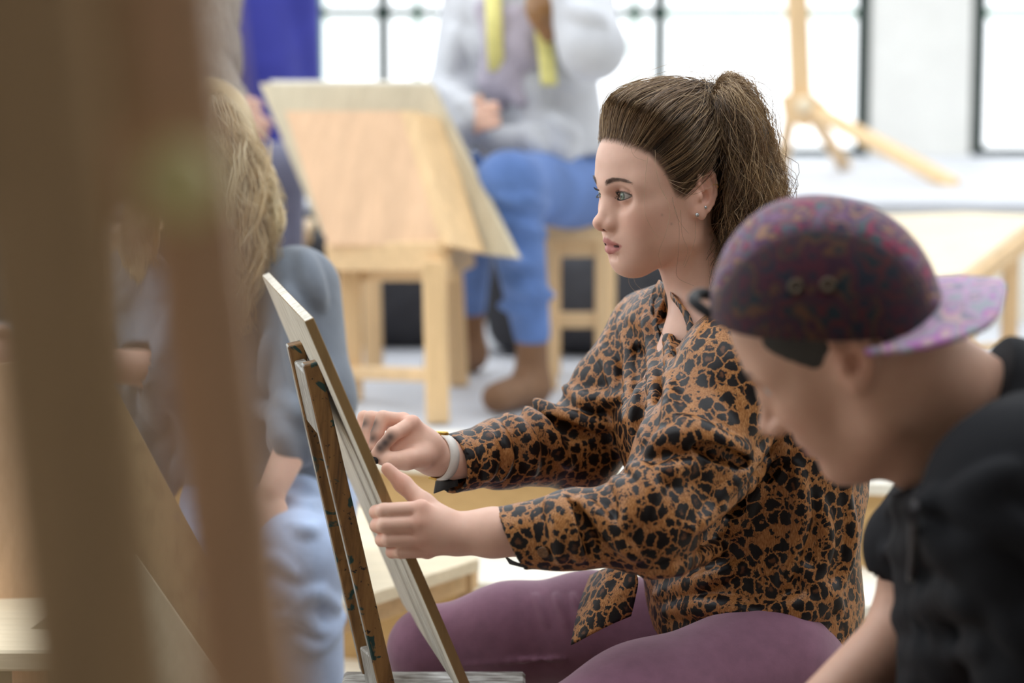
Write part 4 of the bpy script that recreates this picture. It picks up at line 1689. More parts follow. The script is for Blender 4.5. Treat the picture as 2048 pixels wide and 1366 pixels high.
# cuffs: dark turned-in lining and button
sheet('cuff_lining', [[P(1010, 1112, 3.015), P(1030, 1124, 2.99), P(1060, 1130, 2.965)], [P(1020, 1128, 3.012), P(1036, 1132, 2.99), P(1052, 1137, 2.968)]], 'lining_black', SHIRT)
sheet('cuff_lining', [[P(872, 962, 3.290), P(890, 962, 3.262), P(915, 960, 3.245)], [P(868, 987, 3.286), P(888, 980, 3.262), P(916, 972, 3.248)]], 'lining_black', SHIRT)
plain('button_horn', (120, 84, 54), 0.35, 0.2, 300, 0.5)
bc, bnm = hit(1087, 1104, SHIRT, 0.0)
MB().lathe([(0.0, 0.0), (0.0072, 0.0), (0.0078, 0.0012), (0.0070, 0.0026), (0.0052, 0.0018), (0.0, 0.0018)], bc, frame(bnm, (1, 0, 0)), 20).build('button', 'button_horn', SHIRT, True)

# ---- trousers
J = Sdf()
hipL, knL = P(1540, 1335, 3.14), P(1010, 1528, 2.93)
hipR, knR = P(1500, 1290, 3.40), P(862, 1300, 3.50)
J.ell(P(1535, 1330, 3.27), (0.13, 0.17, 0.105))
J.chain([hipL, hipL * .5 + knL * .5, knL], [0.094, 0.082, 0.062], k=0.05)
J.chain([hipR, P(1180, 1262, 3.46), P(1020, 1272, 3.48), knR], [0.092, 0.082, 0.074, 0.0615], k=0.03)
fL = np.array([knL[0] + 0.02, knL[1] - 0.01, 0.0])
fR = np.array([knR[0] + 0.05, knR[1] + 0.0, 0.0])
J.chain([knL, fL + np.array([0.0, 0, 0.25]), fL + np.array([0, 0, 0.10])], [0.060, 0.056, 0.044], k=0.02)
J.chain([knR, fR + np.array([0.0, 0, 0.25]), fR + np.array([0, 0, 0.10])], [0.060, 0.056, 0.044], k=0.02)


for x in (1070, 1110, 1145):
    fold([(x, 1190), (x + 10, 1215), (x + 24, 1250)], .0012, .008)
fold([(930, 1330), (1020, 1322), (1130, 1318)], .002, .006)
apply_folds(J)
sdf_obj(J, 0.0034, 'trousers', 'jeans_plum', woman, 1)
plain('shoe_dark', (40, 34, 34), 0.6, 0.1, 30)
for f in (fL, fR):
    Sh = Sdf()
    Sh.cap(f + np.array([0.03, 0, 0.045]), f + np.array([-0.14, -0.03, 0.032]), 0.042, 0.033)
    Sh.cap(f + np.array([0.0, 0, 0.06]), f + np.array([0.0, 0, 0.14]), 0.045, 0.050, k=0.03)
    Sh.box(f + np.array([-0.055, -0.012, 0.010]), (0.13, 0.045, 0.010), 0.006, R=rot((0, 0, 1), 10), k=0.01)
    sdf_obj(Sh, 0.006, 'shoe', 'shoe_dark', woman)

# ---- wrist watch, earrings, charcoal
plain('strap_white', (232, 228, 222), 0.5, 0.03, 60)
m_ = NT('gold')
m_.base(s2l((214, 178, 96)))
m_.set(Metallic=0.9, Roughness=0.25)
MATS['gold'] = m_.m
watch = bpy.data.objects.new('wrist_watch', None)
watch.location = tuple(P(885, 915, 3.262))
link(watch, woman)
ax = nrm(P(866, 914, 3.25) - P(905, 915, 3.275))
wc = P(882, 914.5, 3.260)
Rw_ = frame(ax, (0, 0, 1))
mb = MB()
ring = []
for i in range(40):
    a = 2 * math.pi * i / 40
    ring.append((0.0292 * math.cos(a), 0.0268 * math.sin(a)))
Vr, Fr_ = [], []
for x, y in ring:
    for dr, dz in ((0, -.008), (0.0022, -.0078), (0.0026, 0), (0.0022, .0078), (0, .008)):
        s_ = 1 + dr / 0.028
        Vr.append(wc + Rw_ @ np.array([x * s_, y * s_, dz]))
for i in range(40):
    for j in range(5):
        Fr_.append((i * 5 + j, ((i + 1) % 40) * 5 + j, ((i + 1) % 40) * 5 + (j + 1) % 5, i * 5 + (j + 1) % 5))
mb.add(Vr, Fr_)
mb.build('strap', 'strap_white', watch, True)
MB().lathe([(0.0, 0.004), (0.011, 0.004), (0.0125, 0.002), (0.0125, -0.004), (0, -0.004)], wc + Rw_ @ np.array([0.031, 0.006, 0.001]), frame(Rw_ @ np.array([1, 0.1, 0]), ax), 24).build('watch_case', 'gold', watch, True)
MB().obox(wc + Rw_ @ np.array([-0.030, 0.004, 0.0]), Rw_, (0.004, 0.016, 0.018), 0.001).build('clasp', 'gold', watch)

ear_n = nrm(hfr.R @ nrm((-0.30, 0.95, 0.05)))


m_ = NT('silver')
m_.base(s2l((200, 205, 210)))
m_.set(Metallic=0.9, Roughness=0.2)
MATS['silver'] = m_.m
for px, py, r in ((1411, 415, 0.0024), (1394, 430, 0.0030)):
    c, n_ = hit(px, py, WBODY)
    if c is not None:
        MB().lathe([(0.0, 0.002), (r * 0.7, 0.0016), (r, 0.0006), (r, -0.001), (0, -0.001)], c, frame(n_, (0, 0, 1)), 12).build('earring', 'silver', woman, True)
c, n_ = hit(1430, 374, WBODY)
if c is not None:
    ang = np.linspace(0, 2 * math.pi, 25)
    pts = [c + 0.0045 * (math.cos(a) * nrm((1, 0, 0.3)) + math.sin(a) * nrm((-0.2, -0.6, 0.8))) for a in ang]
    MB().tube(pts, 0.0006, 6, False).build('ear_hoop', 'gold', woman, True)
ch = MB()
ch.bar(P(752, 924, 3.185), P(738, 905, 3.215), 0.007, 0.007, bev=0.001)
plain('charcoal', (28, 26, 28), 0.8, 0.1, 200)
tag(ch.build('charcoal_stick', 'charcoal'), 'short black charcoal stick pinched in the woman\'s drawing hand', 'charcoal')
# ------------------------------------------------------------------ the woman's hair
hr = np.random.default_rng(11)


HC = np.array([0.004, 0, 0.030])
HRAD = np.array([0.1005, 0.0755, 0.0850])
TIE = hfr.l(P(1430, 190, 3.30))
TIE[1] = 0.004
# thin base layer over the scalp
Hs = Sdf(hfr)
Hs.ell((-0.012, 0, 0.031), (0.0975, 0.0770, 0.0900))
Hs.ell((0.030, 0, 0.040), (0.0665, 0.0655, 0.0655), k=0.02)
Hs.ell((0.022, 0, 0.092), (0.046, 0.044, 0.018), k=0.03)
Hs.ell((-0.030, 0, 0.100), (0.060, 0.045, 0.022), k=0.03)
Hs.cap((-0.045, 0, 0.10), TIE, 0.035, 0.016, k=0.03)
Hs.func(lambda q: (q[:, 2] - zline(q[:, 0]) - 0.012) * 0.6, (0, 0, -0.02), 0.16, op='s', k=0.008)
HB = sdf_obj(Hs, 0.0026, 'hair', 'hair', woman, 1, cols=lambda V: np.tile(np.array([0.030, 0.019, 0.012]), (len(V), 1)))


def brown(n, noise):
    a = np.array([0.045, 0.027, 0.016])
    b = np.array([0.235, 0.140, 0.074])
    c = np.array([0.600, 0.420, 0.235])
    t = np.clip(0.42 + 0.42 * noise + hr.normal(0, 0.16, n), 0, 1)[:, None]
    return np.where(t < 0.5, a + (b - a) * t * 2, b + (c - b) * (t - 0.5) * 2)


def hair_strands(C, R, cols, parent, name='hair_strands'):
    o = strands(C, R, name, 'hair', parent)
    vcol(o, np.repeat(cols, C.shape[1] * 3, axis=0))
    o['kind'] = 'stuff'
    return o


# strands combed from the hairline back to the tie
bv = np.zeros(len(WBODY.data.vertices) * 3, np.float32)
WBODY.data.vertices.foreach_get('co', bv)
L = hfr.l(bv.reshape(-1, 3).astype(float))
m = (L[:, 2] > zline(L[:, 0]) + hr.normal(0, 0.0035, len(L)) + 0.002) & (np.abs(L[:, 1]) < 0.078) & (np.abs(L[:, 0]) < 0.13) & (L[:, 2] < 0.14) & (L[:, 2] > -0.1)
ear = (np.abs(L[:, 1]) > 0.066) & (L[:, 2] < 0.034) & (L[:, 0] > -0.05) & (L[:, 0] < 0.004)
pool = L[m & ~ear]
edge = pool[(pool[:, 2] - zline(pool[:, 0])) < 0.012]
NS = 8600
roots = np.vstack([pool[hr.integers(0, len(pool), NS - 2400)], edge[hr.integers(0, len(edge), 2400)]])
M_ = 14
tt = np.linspace(0, 1, M_)
d0 = (roots - HC) / HRAD
n0 = np.linalg.norm(d0, axis=1, keepdims=True)
d0 = d0 / n0
dT = (TIE - HC) / HRAD
nT = np.linalg.norm(dT)
dT = dT / nT
om = np.arccos(np.clip(d0 @ dT, -0.999, 0.999))
C = np.zeros((NS, M_, 3))
front = np.clip((roots[:, 0] - 0.015) / 0.05, 0, 1) * np.clip((roots[:, 2] - 0.035) / 0.03, 0, 1)
side = 1 - front
A = 0.006 + 0.017 * front + hr.uniform(-0.004, 0.006, NS)
cl = vnoise(roots * 75, 2)
cl2 = vnoise(roots * 210, 6)
cl0 = vnoise(roots * 42, 21)
dM = (np.stack([np.full(NS, -0.052), np.sign(roots[:, 1]) * 0.064, np.full(NS, 0.062)], 1) - HC) / HRAD
dM /= np.linalg.norm(dM, axis=1, keepdims=True)
wM = (np.clip((0.075 - roots[:, 2]) / 0.05, 0, 1) * np.clip((roots[:, 0] + 0.03) / 0.03, 0, 1) * np.clip((np.abs(roots[:, 1]) - 0.03) / 0.02, 0, 1))[:, None] * 0.85
tipoff = hr.normal(0, 0.006, (NS, 3))
for i, t in enumerate(tt):
    sl0 = (np.sin((1 - t) * om) / np.sin(om))[:, None] * d0 + (np.sin(t * om) / np.sin(om))[:, None] * dT
    sl0 /= np.linalg.norm(sl0, axis=1, keepdims=True)
    bz = (1 - t) ** 2 * d0 + 2 * t * (1 - t) * dM + t * t * dT
    bz /= np.linalg.norm(bz, axis=1, keepdims=True)
    sl = sl0 * (1 - wM) + bz * wM
    sl /= np.linalg.norm(sl, axis=1, keepdims=True)
    base = HC + HRAD * sl * (n0 * (1 - t) + 1.0 * t)
    nrm_ = sl / HRAD
    nrm_ /= np.linalg.norm(nrm_, axis=1, keepdims=True)
    rise = np.minimum(t / 0.34, 1.0)
    rise = rise * rise * (3 - 2 * rise)
    endl = np.linalg.norm(TIE - (HC + HRAD * dT))
    lift = (A * rise * (1 - t ** 2) + endl * t ** 2 * 0.9 + 0.002 + 0.006 * cl * np.sin(math.pi * t) + 0.006 * cl0 * np.sin(math.pi * t) * np.sin(5 * t + 3 * cl0) + 0.003 * cl2 * np.sin(math.pi * t))
    # pompadour pushes a little forward
    p = base + nrm_ * lift[:, None]
    p[:, 0] += 0.003 * front * np.sin(math.pi * np.minimum(t * 1.6, 1.0))
    # loose droop at the sides
    p[:, 2] -= 0.004 * side * np.sin(math.pi * t) * (0.5 + 0.8 * np.clip(cl, 0, 1)) * (roots[:, 2] < 0.06)
    p += tipoff * t
    p[:, 1] += 0.005 * np.sin(9 * t + cl * 6) * np.sin(math.pi * t)
    C[:, i] = hfr.w(p)
R_ = np.full((NS, M_), 0.00029) * hr.uniform(0.7, 1.6, (NS, 1)) * np.interp(tt, [0, 0.25, 0.85, 1], [0.35, 1, 1, 0.7])
SCALP = C.copy()
HS = hair_strands(C, R_, brown(NS, 0.7 * cl + 0.8 * cl2 + 5.0 * (roots[:, 2] - 0.05)), HB)  # higher roots lighter, lower ones darker: overhead light put into the strand colour

# pony tail
G = [
    [(1430, 190, 3.31), (1450, 150, 3.31), (1500, 176, 3.32), (1536, 250, 3.33), (1556, 330, 3.33), (1576, 385, 3.33), (1545, 428, 3.33), (1530, 470, 3.33)],
    [(1430, 190, 3.31), (1462, 165, 3.31), (1505, 225, 3.32), (1528, 310, 3.33), (1545, 380, 3.33), (1525, 440, 3.33), (1500, 500, 3.32), (1480, 550, 3.32)],
    [(1430, 190, 3.29), (1455, 178, 3.27), (1484, 250, 3.245), (1500, 330, 3.24), (1502, 400, 3.245), (1490, 460, 3.25), (1476, 520, 3.26), (1462, 580, 3.27)],
    [(1428, 192, 3.285), (1448, 205, 3.25), (1470, 280, 3.235), (1480, 350, 3.232), (1482, 420, 3.238), (1470, 480, 3.25), (1456, 540, 3.26), (1446, 590, 3.27)],
    [(1430, 190, 3.33), (1452, 170, 3.36), (1490, 240, 3.40), (1505, 330, 3.41), (1512, 400, 3.41), (1500, 460, 3.40), (1482, 530, 3.38), (1470, 580, 3.37)],
    [(1428, 194, 3.28), (1440, 225, 3.25), (1458, 300, 3.242), (1462, 370, 3.245), (1460, 440, 3.25), (1450, 500, 3.26), (1442, 550, 3.265), (1436, 590, 3.27)],
]
GP = np.array([spline([P(*q) for q in g], 3) for g in G])          # (6, n, 3)
NP = 6400
w = hr.dirichlet([0.35] * 6, NP)
C = np.einsum('ij,jkl->ikl', w, GP)
mm_ = C.shape[1]
t = np.linspace(0, 1, mm_)
amp = np.minimum(t / 0.25, 1.0)
cid = (w @ np.array([1.3, 2.9, 4.1, 5.7, 7.3, 9.1]))
ph = np.round(cid * 9) * 1.7
wave = np.stack([np.sin(t[None] * 21 + ph[:, None] * a_ + b_) for a_, b_ in ((1.0, 0), (1.7, 1), (2.3, 2))], 2)
C = C + wave * (0.0085 * amp * (0.6 + 1.1 * t))[None, :, None] + hr.normal(0, 0.006, (NP, 1, 3)) * amp[None, :, None] + np.cumsum(np.cumsum(hr.normal(0, 0.00012, (NP, mm_, 3)), 1), 1) * amp[None, :, None]
# some strands end early
L_ = hr.uniform(0.72, 1.0, NP)
idx = np.clip(t[None] * L_[:, None] * (mm_ - 1), 0, mm_ - 1.001)
i0 = idx.astype(int)
f_ = (idx - i0)[..., None]
ar = np.arange(NP)[:, None]
C = C[ar, i0] * (1 - f_) + C[ar, i0 + 1] * f_
R_ = 0.00030 * hr.uniform(0.6, 1.5, (NP, 1)) * np.interp(t, [0, 0.8, 1], [1, 1, 0.35])[None]
tone = 0.55 + 0.7 * (w[:, 0] + w[:, 1] - w[:, 3] - w[:, 5]) + 0.7 * np.sin(ph * 2.1)  # outer strands lighter, inner darker: sky backlight put into their colour
hair_strands(C, R_, brown(NP, tone), HB, 'ponytail')
core = Sdf()
core.chain([P(*q) for q in ((1438, 195, 3.31), (1470, 200, 3.31), (1492, 270, 3.31), (1500, 350, 3.31), (1490, 430, 3.31), (1470, 520, 3.31), (1458, 590, 3.31))], [0.012, 0.018, 0.026, 0.030, 0.028, 0.020, 0.012], k=0.02)
sdf_obj(core, 0.005, 'ponytail_core', 'hair', HB, 1, cols=lambda V: np.tile(np.array([0.035, 0.022, 0.014]), (len(V), 1)))
# hair tie
tr = nrm(P(1450, 150, 3.31) - hfr.w(TIE))
MB().tube([hfr.w(TIE) + 0.006 * tr + 0.013 * (math.cos(a) * frame(tr, (0, 1, 0))[:, 0] + math.sin(a) * frame(tr, (0, 1, 0))[:, 1]) for a in np.linspace(0, 2 * math.pi, 25)], 0.0035, 8, False).build('hair_tie', 'lining_black', HB, True)

# loose wisps round face, ear and tail
wisps = [
    [(1296, 312, 3.215), (1290, 360, 3.20), (1289, 421, 3.19), (1302, 455, 3.19), (1316, 476, 3.19)],
    [(1325, 380, 3.205), (1340, 420, 3.19), (1332, 465, 3.185), (1318, 505, 3.185), (1324, 535, 3.185)],
    [(1345, 400, 3.205), (1358, 450, 3.19), (1356, 510, 3.19), (1354, 550, 3.19), (1388, 568, 3.19)],
    [(1362, 420, 3.20), (1366, 470, 3.195), (1378, 500, 3.19), (1370, 530, 3.19)],
    [(1390, 440, 3.20), (1391, 470, 3.195), (1382, 500, 3.19), (1368, 530, 3.19)],
    [(1345, 395, 3.20), (1352, 430, 3.19), (1366, 455, 3.185), (1378, 470, 3.185)],
    [(1340, 365, 3.205), (1372, 380, 3.185), (1402, 374, 3.175), (1432, 356, 3.19)],
    [(1338, 360, 3.205), (1368, 368, 3.185), (1396, 362, 3.175), (1425, 352, 3.19)],
    [(1342, 372, 3.205), (1378, 388, 3.185), (1410, 378, 3.175), (1438, 362, 3.20)],
    [(1257, 545, 3.33), (1259, 568, 3.33), (1275, 585, 3.32), (1300, 600, 3.32)],
    [(1264, 548, 3.33), (1270, 570, 3.33), (1290, 588, 3.32), (1308, 612, 3.32)],
    [(1425, 170, 3.30), (1434, 148, 3.30), (1450, 136, 3.30), (1478, 150, 3.30)],
    [(1410, 172, 3.30), (1430, 150, 3.30), (1446, 140, 3.30), (1462, 138, 3.30)],
    [(1540, 250, 3.33), (1556, 270, 3.33), (1566, 300, 3.33), (1578, 325, 3.33)],
    [(1500, 170, 3.33), (1522, 190, 3.33), (1540, 225, 3.33), (1550, 262, 3.33)],
    [(1310, 300, 3.21), (1312, 340, 3.195), (1322, 380, 3.19), (1334, 400, 3.19)],
    [(1278, 285, 3.22), (1262, 292, 3.20), (1268, 310, 3.20), (1290, 318, 3.20)],
    [(1560, 340, 3.33), (1574, 352, 3.32), (1578, 375, 3.32), (1570, 400, 3.32)],
]
Wc = []
for wsp in wisps:
    for k in range(1):
        q = spline([P(*a) for a in wsp], 4)
        if len(q) < 17:
            q = np.array([np.interp(np.linspace(0, 1, 17), np.linspace(0, 1, len(q)), q[:, a]) for a in range(3)]).T
        Wc.append(q + hr.normal(0, 0.002, 3) * np.linspace(0.2, 1, len(q))[:, None])
Wc = np.array(Wc)
hair_strands(Wc, np.full(Wc.shape[:2], 0.00028) * np.linspace(1, 0.5, Wc.shape[1])[None], brown(len(Wc), np.full(len(Wc), 0.5)), HB, 'wisps')
# fly-aways all over
NF = 260
k = hr.integers(0, NP, NF)
Cf = C[k] + (np.cumsum(np.cumsum(hr.normal(0, 0.00016, (NF, mm_, 3)), 1), 1) + hr.normal(0, 0.010, (NF, 1, 3))) * np.linspace(0.3, 1, mm_)[None, :, None]
hair_strands(Cf, np.full(Cf.shape[:2], 0.00026), brown(NF, np.full(NF, 0.8)), HB, 'flyaways')

NF2 = 420
k = hr.integers(0, NS, NF2)
Cf = SCALP[k] + (np.cumsum(np.cumsum(hr.normal(0, 0.00042, (NF2, M_, 3)), 1), 1) + hr.normal(0, 0.003, (NF2, 1, 3))) * np.linspace(0.15, 1, M_)[None, :, None]
Cf = Cf + (Cf - hfr.w((0, 0, 0.03))) * 0.03
hair_strands(Cf, np.full(Cf.shape[:2], 0.00024), brown(NF2, np.full(NF2, 0.9)), HB, 'loose_strands')

# lashes and brow hairs
LC, BC = [], []
for s in (-1, 1):
    c = np.array([0.0735, s * 0.031, 0.0])
    Re = rot((0, 0, 1), s * 10)
    for t_ in np.linspace(-0.92, 0.96, 34):
        y = 0.0146 * t_
        w_ = 1 - t_ * t_
        up = 0.0060 * w_ * (1 - 0.12 * t_) + 0.06 * y
        l0 = np.array([math.sqrt(max(0.0146 ** 2 - y * y - up * up, 1e-6)), s * y, up])
        ln = 0.0048 + 0.0016 * t_
        l1 = l0 + np.array([ln * 0.70, s * ln * 0.30 * t_, ln * 0.22])
        l2 = l0 + np.array([ln * 0.95, s * ln * 0.60 * t_, ln * 0.75])
        LC.append([hfr.w(c + Re @ q) for q in (l0, (l0 + l1) / 2, l1, l2)])
        if abs(t_) < 0.9:
            dn = -0.0042 * w_ * (1 + 0.18 * t_) + 0.06 * y
            l0 = np.array([math.sqrt(max(0.0144 ** 2 - y * y - dn * dn, 1e-6)), s * y, dn])
            LC.append([hfr.w(c + Re @ (l0 + np.array([0.0028, s * 0.0012 * t_, -0.0012]) * q)) for q in (0, .33, .66, 1)])
    sel = L[(L[:, 0] > 0.04) & (L[:, 1] * s > 0.010) & (L[:, 1] * s < 0.056) & (L[:, 2] > 0.008) & (L[:, 2] < 0.032)]
    for k_ in range(170):
        t_ = hr.uniform(0, 1)
        y = 0.0130 + 0.039 * t_
        z = 0.0180 + 0.0070 * math.sin(t_ * 2.3) - 0.0045 * t_ * t_ + hr.uniform(-1, 1) * (0.0030 - 0.0019 * t_)
        i_ = np.argmin((sel[:, 1] - s * y) ** 2 + (sel[:, 2] - z) ** 2)
        p0 = sel[i_]
        dr = np.array([-0.25 * t_, s * (0.75 + 0.2 * t_), 0.55 - 0.8 * t_]) * 0.0065
        BC.append([hfr.w(p0 + dr * q + np.array([0.0008, 0, 0]) * (1 if q in (1, 2) else 0.3)) for q in (0, 0.35, 0.7, 1.0)])
LC = np.array(LC)
BC = np.array(BC)
o = strands(LC, np.full(LC.shape[:2], 0.00022) * np.array([1.3, 1.1, 0.8, 0.3]), 'eyelashes', 'hair', woman)
o['kind'] = 'stuff'
vcol(o, np.full((len(LC) * 12, 3), 0.012))
o = strands(BC, np.full(BC.shape[:2], 0.00018) * np.array([1, 1, 0.8, 0.4]), 'eyebrows', 'hair', woman)
o['kind'] = 'stuff'
vcol(o, np.tile(np.array([0.075, 0.046, 0.032]), (len(BC) * 12, 1)))
# ------------------------------------------------------------------ man in the cap, nearer the camera
MY = 2.45
al = math.radians(-17)
mf = np.array([-math.cos(al), -math.sin(al), 0.0])
ml = np.array([math.sin(al), -math.cos(al), 0.0])
RM0 = np.stack([mf, ml, UPZ], 1)
RM = RM0 @ rot((1, 0, 0), -9) @ rot((0, 1, 0), 32)
SM = 1.08
mo = P(1523, 862, MY) - SM * RM @ np.array([0.1215, 0, -0.036])
mfr = Fr(mo, RM, SM)
man = thing('person', (P(2080, 1300, MY)[0], MY, 0.0), 'young man in a patterned backwards cap and black t-shirt, looking down', 'person')
cc = mfr.w((-0.012, 0, 0.03))
CB = P(1654, 634, cc[1])
RC = RM0 @ rot((1, 0, 0), -5)
cfr = Fr(CB, RC)
SKIN_M = np.array(s2l((206, 164, 142))[:3])
S = Sdf(mfr)
head_sdf(S, True, True, 0.0012)
S.fr = cfr


def under_cap(q):
    # keep the skull inside the cap
    r = np.array([0.106, 0.086, 0.111])
    k0 = np.sqrt(((q / r) ** 2).sum(1))
    return np.maximum((1 - k0) * 0.09, 0.006 - q[:, 2])


S.func(under_cap, (0, 0, 0.06), 0.16, op='s', k=0.004)
S.fr = WORLD
nb0 = P(1958, 858, MY + 0.02)
S.cap(mfr.w((-0.030, 0, -0.050)), nb0, 0.060, 0.072, k=0.04)
S.cap(mfr.w((0.005, 0, -0.085)), P(1905, 965, MY - 0.01), 0.034, 0.040, k=0.05)
S.ell(P(2085, 1090, MY), (0.10, 0.13, 0.12), k=0.06)
# far arm
ash, ael, awr = P(1858, 1020, 2.63), P(1818, 1262, 2.62), P(1640, 1420, 2.50)
S.chain([ash, ael, awr], [0.047, 0.042, 0.030], k=0.02)
# near arm
bsh, bel, bwr = P(2055, 1010, 2.24), P(2110, 1430, 2.18), P(1760, 1560, 2.28)
S.chain([bsh, bel, bwr], [0.047, 0.040, 0.028], k=0.02)
for wr_, dr, up_ in ((awr, nrm(awr - ael), -1), (bwr, nrm(bwr - bel), 1)):
    hx = frame(dr, (0, 1, 0))
    S.ell(wr_ + dr * 0.05, (0.040, 0.018, 0.05), R=hx, k=0.02)
    for i in range(4):
        q0 = wr_ + dr * 0.085 + hx[:, 0] * (i - 1.5) * 0.019
        q1 = q0 + dr * 0.038 - hx[:, 1] * 0.008 * up_
        q2 = q1 + dr * (0.018 - 0.004 * abs(i - 1)) - hx[:, 1] * 0.022 * up_
        S.chain([q0, q1, q2], [0.0095, 0.0088, 0.0078], k=0.004)
    q0 = wr_ + dr * 0.03 - hx[:, 0] * 0.03 * up_
    S.chain([q0, q0 + dr * 0.035 - hx[:, 0] * 0.022 * up_, q0 + dr * 0.06 - hx[:, 0] * 0.024 * up_ - hx[:, 1] * 0.012], [0.013, 0.0105, 0.0085], k=0.008)


def man_cols(V):
    l = mfr.l(V)
    c = np.tile(SKIN_M, (len(V), 1))
    m = (l[:, 2] > -0.14) & (np.abs(l[:, 1]) < 0.12) & (np.abs(l[:, 0]) < 0.16)
    c[m] = head_cols(l[m], SKIN_M, lips=(176, 112, 104), blush=0.3, brow=(50, 38, 32), brow_h=1.4)
    return c


MBODY = sdf_obj(S, 0.0034, 'body', 'skin', man, 1, cols=man_cols)
eyeballs(mfr, (1, 0.0, -0.45), man, (90, 70, 50))
# cap
cap = bpy.data.objects.new('cap', None)
cap.location = tuple(CB)
link(cap, man)
# short dark hair under the cap
Hm = Sdf(mfr)
Hm.ell((-0.012, 0, 0.030), (0.0985, 0.0780, 0.0900))
Hm.ell((0.026, 0, 0.034), (0.0660, 0.0670, 0.062), k=0.02)


def zl_m(x):
    return np.interp(x, [-.12, -.07, -.05, -.036, -.008, .002, .020, .030, .045, .06, .1], [-.045, -.058, -.050, .022, .026, -.024, -.018, .004, .022, .040, .050])


Hm.func(lambda q: (q[:, 2] - zl_m(q[:, 0])) * 0.6, (0, 0, -0.02), 0.17, op='s', k=0.006)
Hm.fr = cfr
Hm.func(under_cap, (0, 0, 0.06), 0.16, op='s')
Hm.func(lambda q: 0.012 - q[:, 2], (0, 0, 0.10), 0.16, op='s', k=0.004)
sdf_obj(Hm, 0.004, 'hair', 'hair', man, 1, cols=lambda V: np.tile(np.array([0.022, 0.018, 0.015]), (len(V), 1)))

K = Sdf(cfr)
K.ell((0.0, 0, 0.0), (0.1150, 0.0945, 0.1210))
K.ell((0.030, 0, 0.020), (0.075, 0.080, 0.090), k=0.03)
K.ell((0.0, 0, -0.004), (0.108, 0.0885, 0.113), op='s')
K.func(lambda q: (q[:, 2] + 0.006 - 0.10 * np.maximum(0, np.abs(q[:, 0]) - 0.07)), (0, 0, -0.10), 0.16, op='s', k=0.004)
seam = [(1432, 590), (1468, 535), (1520, 490), (1585, 462), (1650, 454), (1730, 470), (1795, 510), (1840, 560), (1862, 610)]
W_ = trace(K, seam)
SEAM_L = cfr.l(W_)
K.chain(spline(SEAM_L, 3), [0.0016] * (8 * 3 + 1), k=0.003, op='s')


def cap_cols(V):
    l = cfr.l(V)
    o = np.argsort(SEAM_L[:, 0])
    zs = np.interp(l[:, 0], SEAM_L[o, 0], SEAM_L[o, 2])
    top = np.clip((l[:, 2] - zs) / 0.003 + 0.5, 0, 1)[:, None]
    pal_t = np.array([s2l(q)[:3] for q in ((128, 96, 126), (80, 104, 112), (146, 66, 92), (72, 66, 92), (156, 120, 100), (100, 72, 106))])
    pal_s = np.array([s2l(q)[:3] for q in ((72, 32, 46), (34, 38, 52), (78, 36, 42), (30, 42, 50), (84, 56, 42), (54, 28, 46))])  # darker side palette: shade below the seam put partly into the colour
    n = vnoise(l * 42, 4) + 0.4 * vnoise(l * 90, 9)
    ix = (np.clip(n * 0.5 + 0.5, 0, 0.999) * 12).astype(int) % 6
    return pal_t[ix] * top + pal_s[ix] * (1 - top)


m_ = NT('cap_cloth')
a_ = m_.n('ShaderNodeVertexColor', layer_name='Col')
m_.base(a_.outputs['Color'])
m_.set(Roughness=0.85, Specular_IOR_Level=0.2, Sheen_Weight=0.2)
MATS['cap_cloth'] = m_.m
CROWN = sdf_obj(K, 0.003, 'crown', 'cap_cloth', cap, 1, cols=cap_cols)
# brim at the back
bs_ = Sdf(cfr)


def brim(q):
    x = -q[:, 0]
    y = q[:, 1]
    rr = np.sqrt((np.maximum(x + 0.02, 0) / 0.195) ** 2 + (y / 0.088) ** 4) - 1
    zc = 0.016 + 0.10 * np.clip(x - 0.09, 0, 1) - 1.6 * (y ** 2) - 0.26 * y
    d = np.maximum(rr * 0.08, np.abs(q[:, 2] - zc) * 0.9 - 0.0028)
    d = np.maximum(d, 0.050 - x)
    e = np.sqrt((q[:, 0] / 0.110) ** 2 + (q[:, 1] / 0.090) ** 2) - 1
    return np.maximum(d, -e * 0.09)


bs_.func(brim, (-0.12, 0, 0.0), 0.14)


def brim_cols(V):
    l = cfr.l(V)
    pal = np.array([s2l(q)[:3] for q in ((196, 164, 196), (168, 172, 184), (188, 128, 190), (206, 176, 184), (150, 146, 166))])
    n = vnoise(l * 55, 14)
    return pal[(np.clip(n * 0.5 + 0.5, 0, 0.999) * 10).astype(int) % 5]


sdf_obj(bs_, 0.0026, 'brim', 'cap_cloth', cap, 1, cols=brim_cols)
m_ = NT('eyelet')
m_.base(s2l((84, 72, 58)))
m_.set(Metallic=0.5, Roughness=0.35)
MATS['eyelet'] = m_.m
for px, py in ((1592, 574), (1656, 571)):
    c, n_ = hit(px, py, CROWN, 0.0006)
    if c is not None:
        MB().lathe([(0.0028, -0.001), (0.0075, -0.001), (0.0080, 0.0008), (0.0060, 0.0018), (0.0028, 0.0010), (0.0028, -0.001)], c, frame(n_, (0, 0, 1)), 16).build('eyelet', 'eyelet', cap, True)
fabric('strap_black', (22, 22, 26), 0.7)
MB().tube(spline([cfr.w((0.112, 0.030, 0.004)), cfr.w((0.130, 0.022, 0.014)), cfr.w((0.136, 0.0, 0.016)), cfr.w((0.130, -0.02, 0.016)), cfr.w((0.112, -0.030, 0.008))], 5), 0.006, 8).build('adjuster_strap', 'strap_black', cap, True)

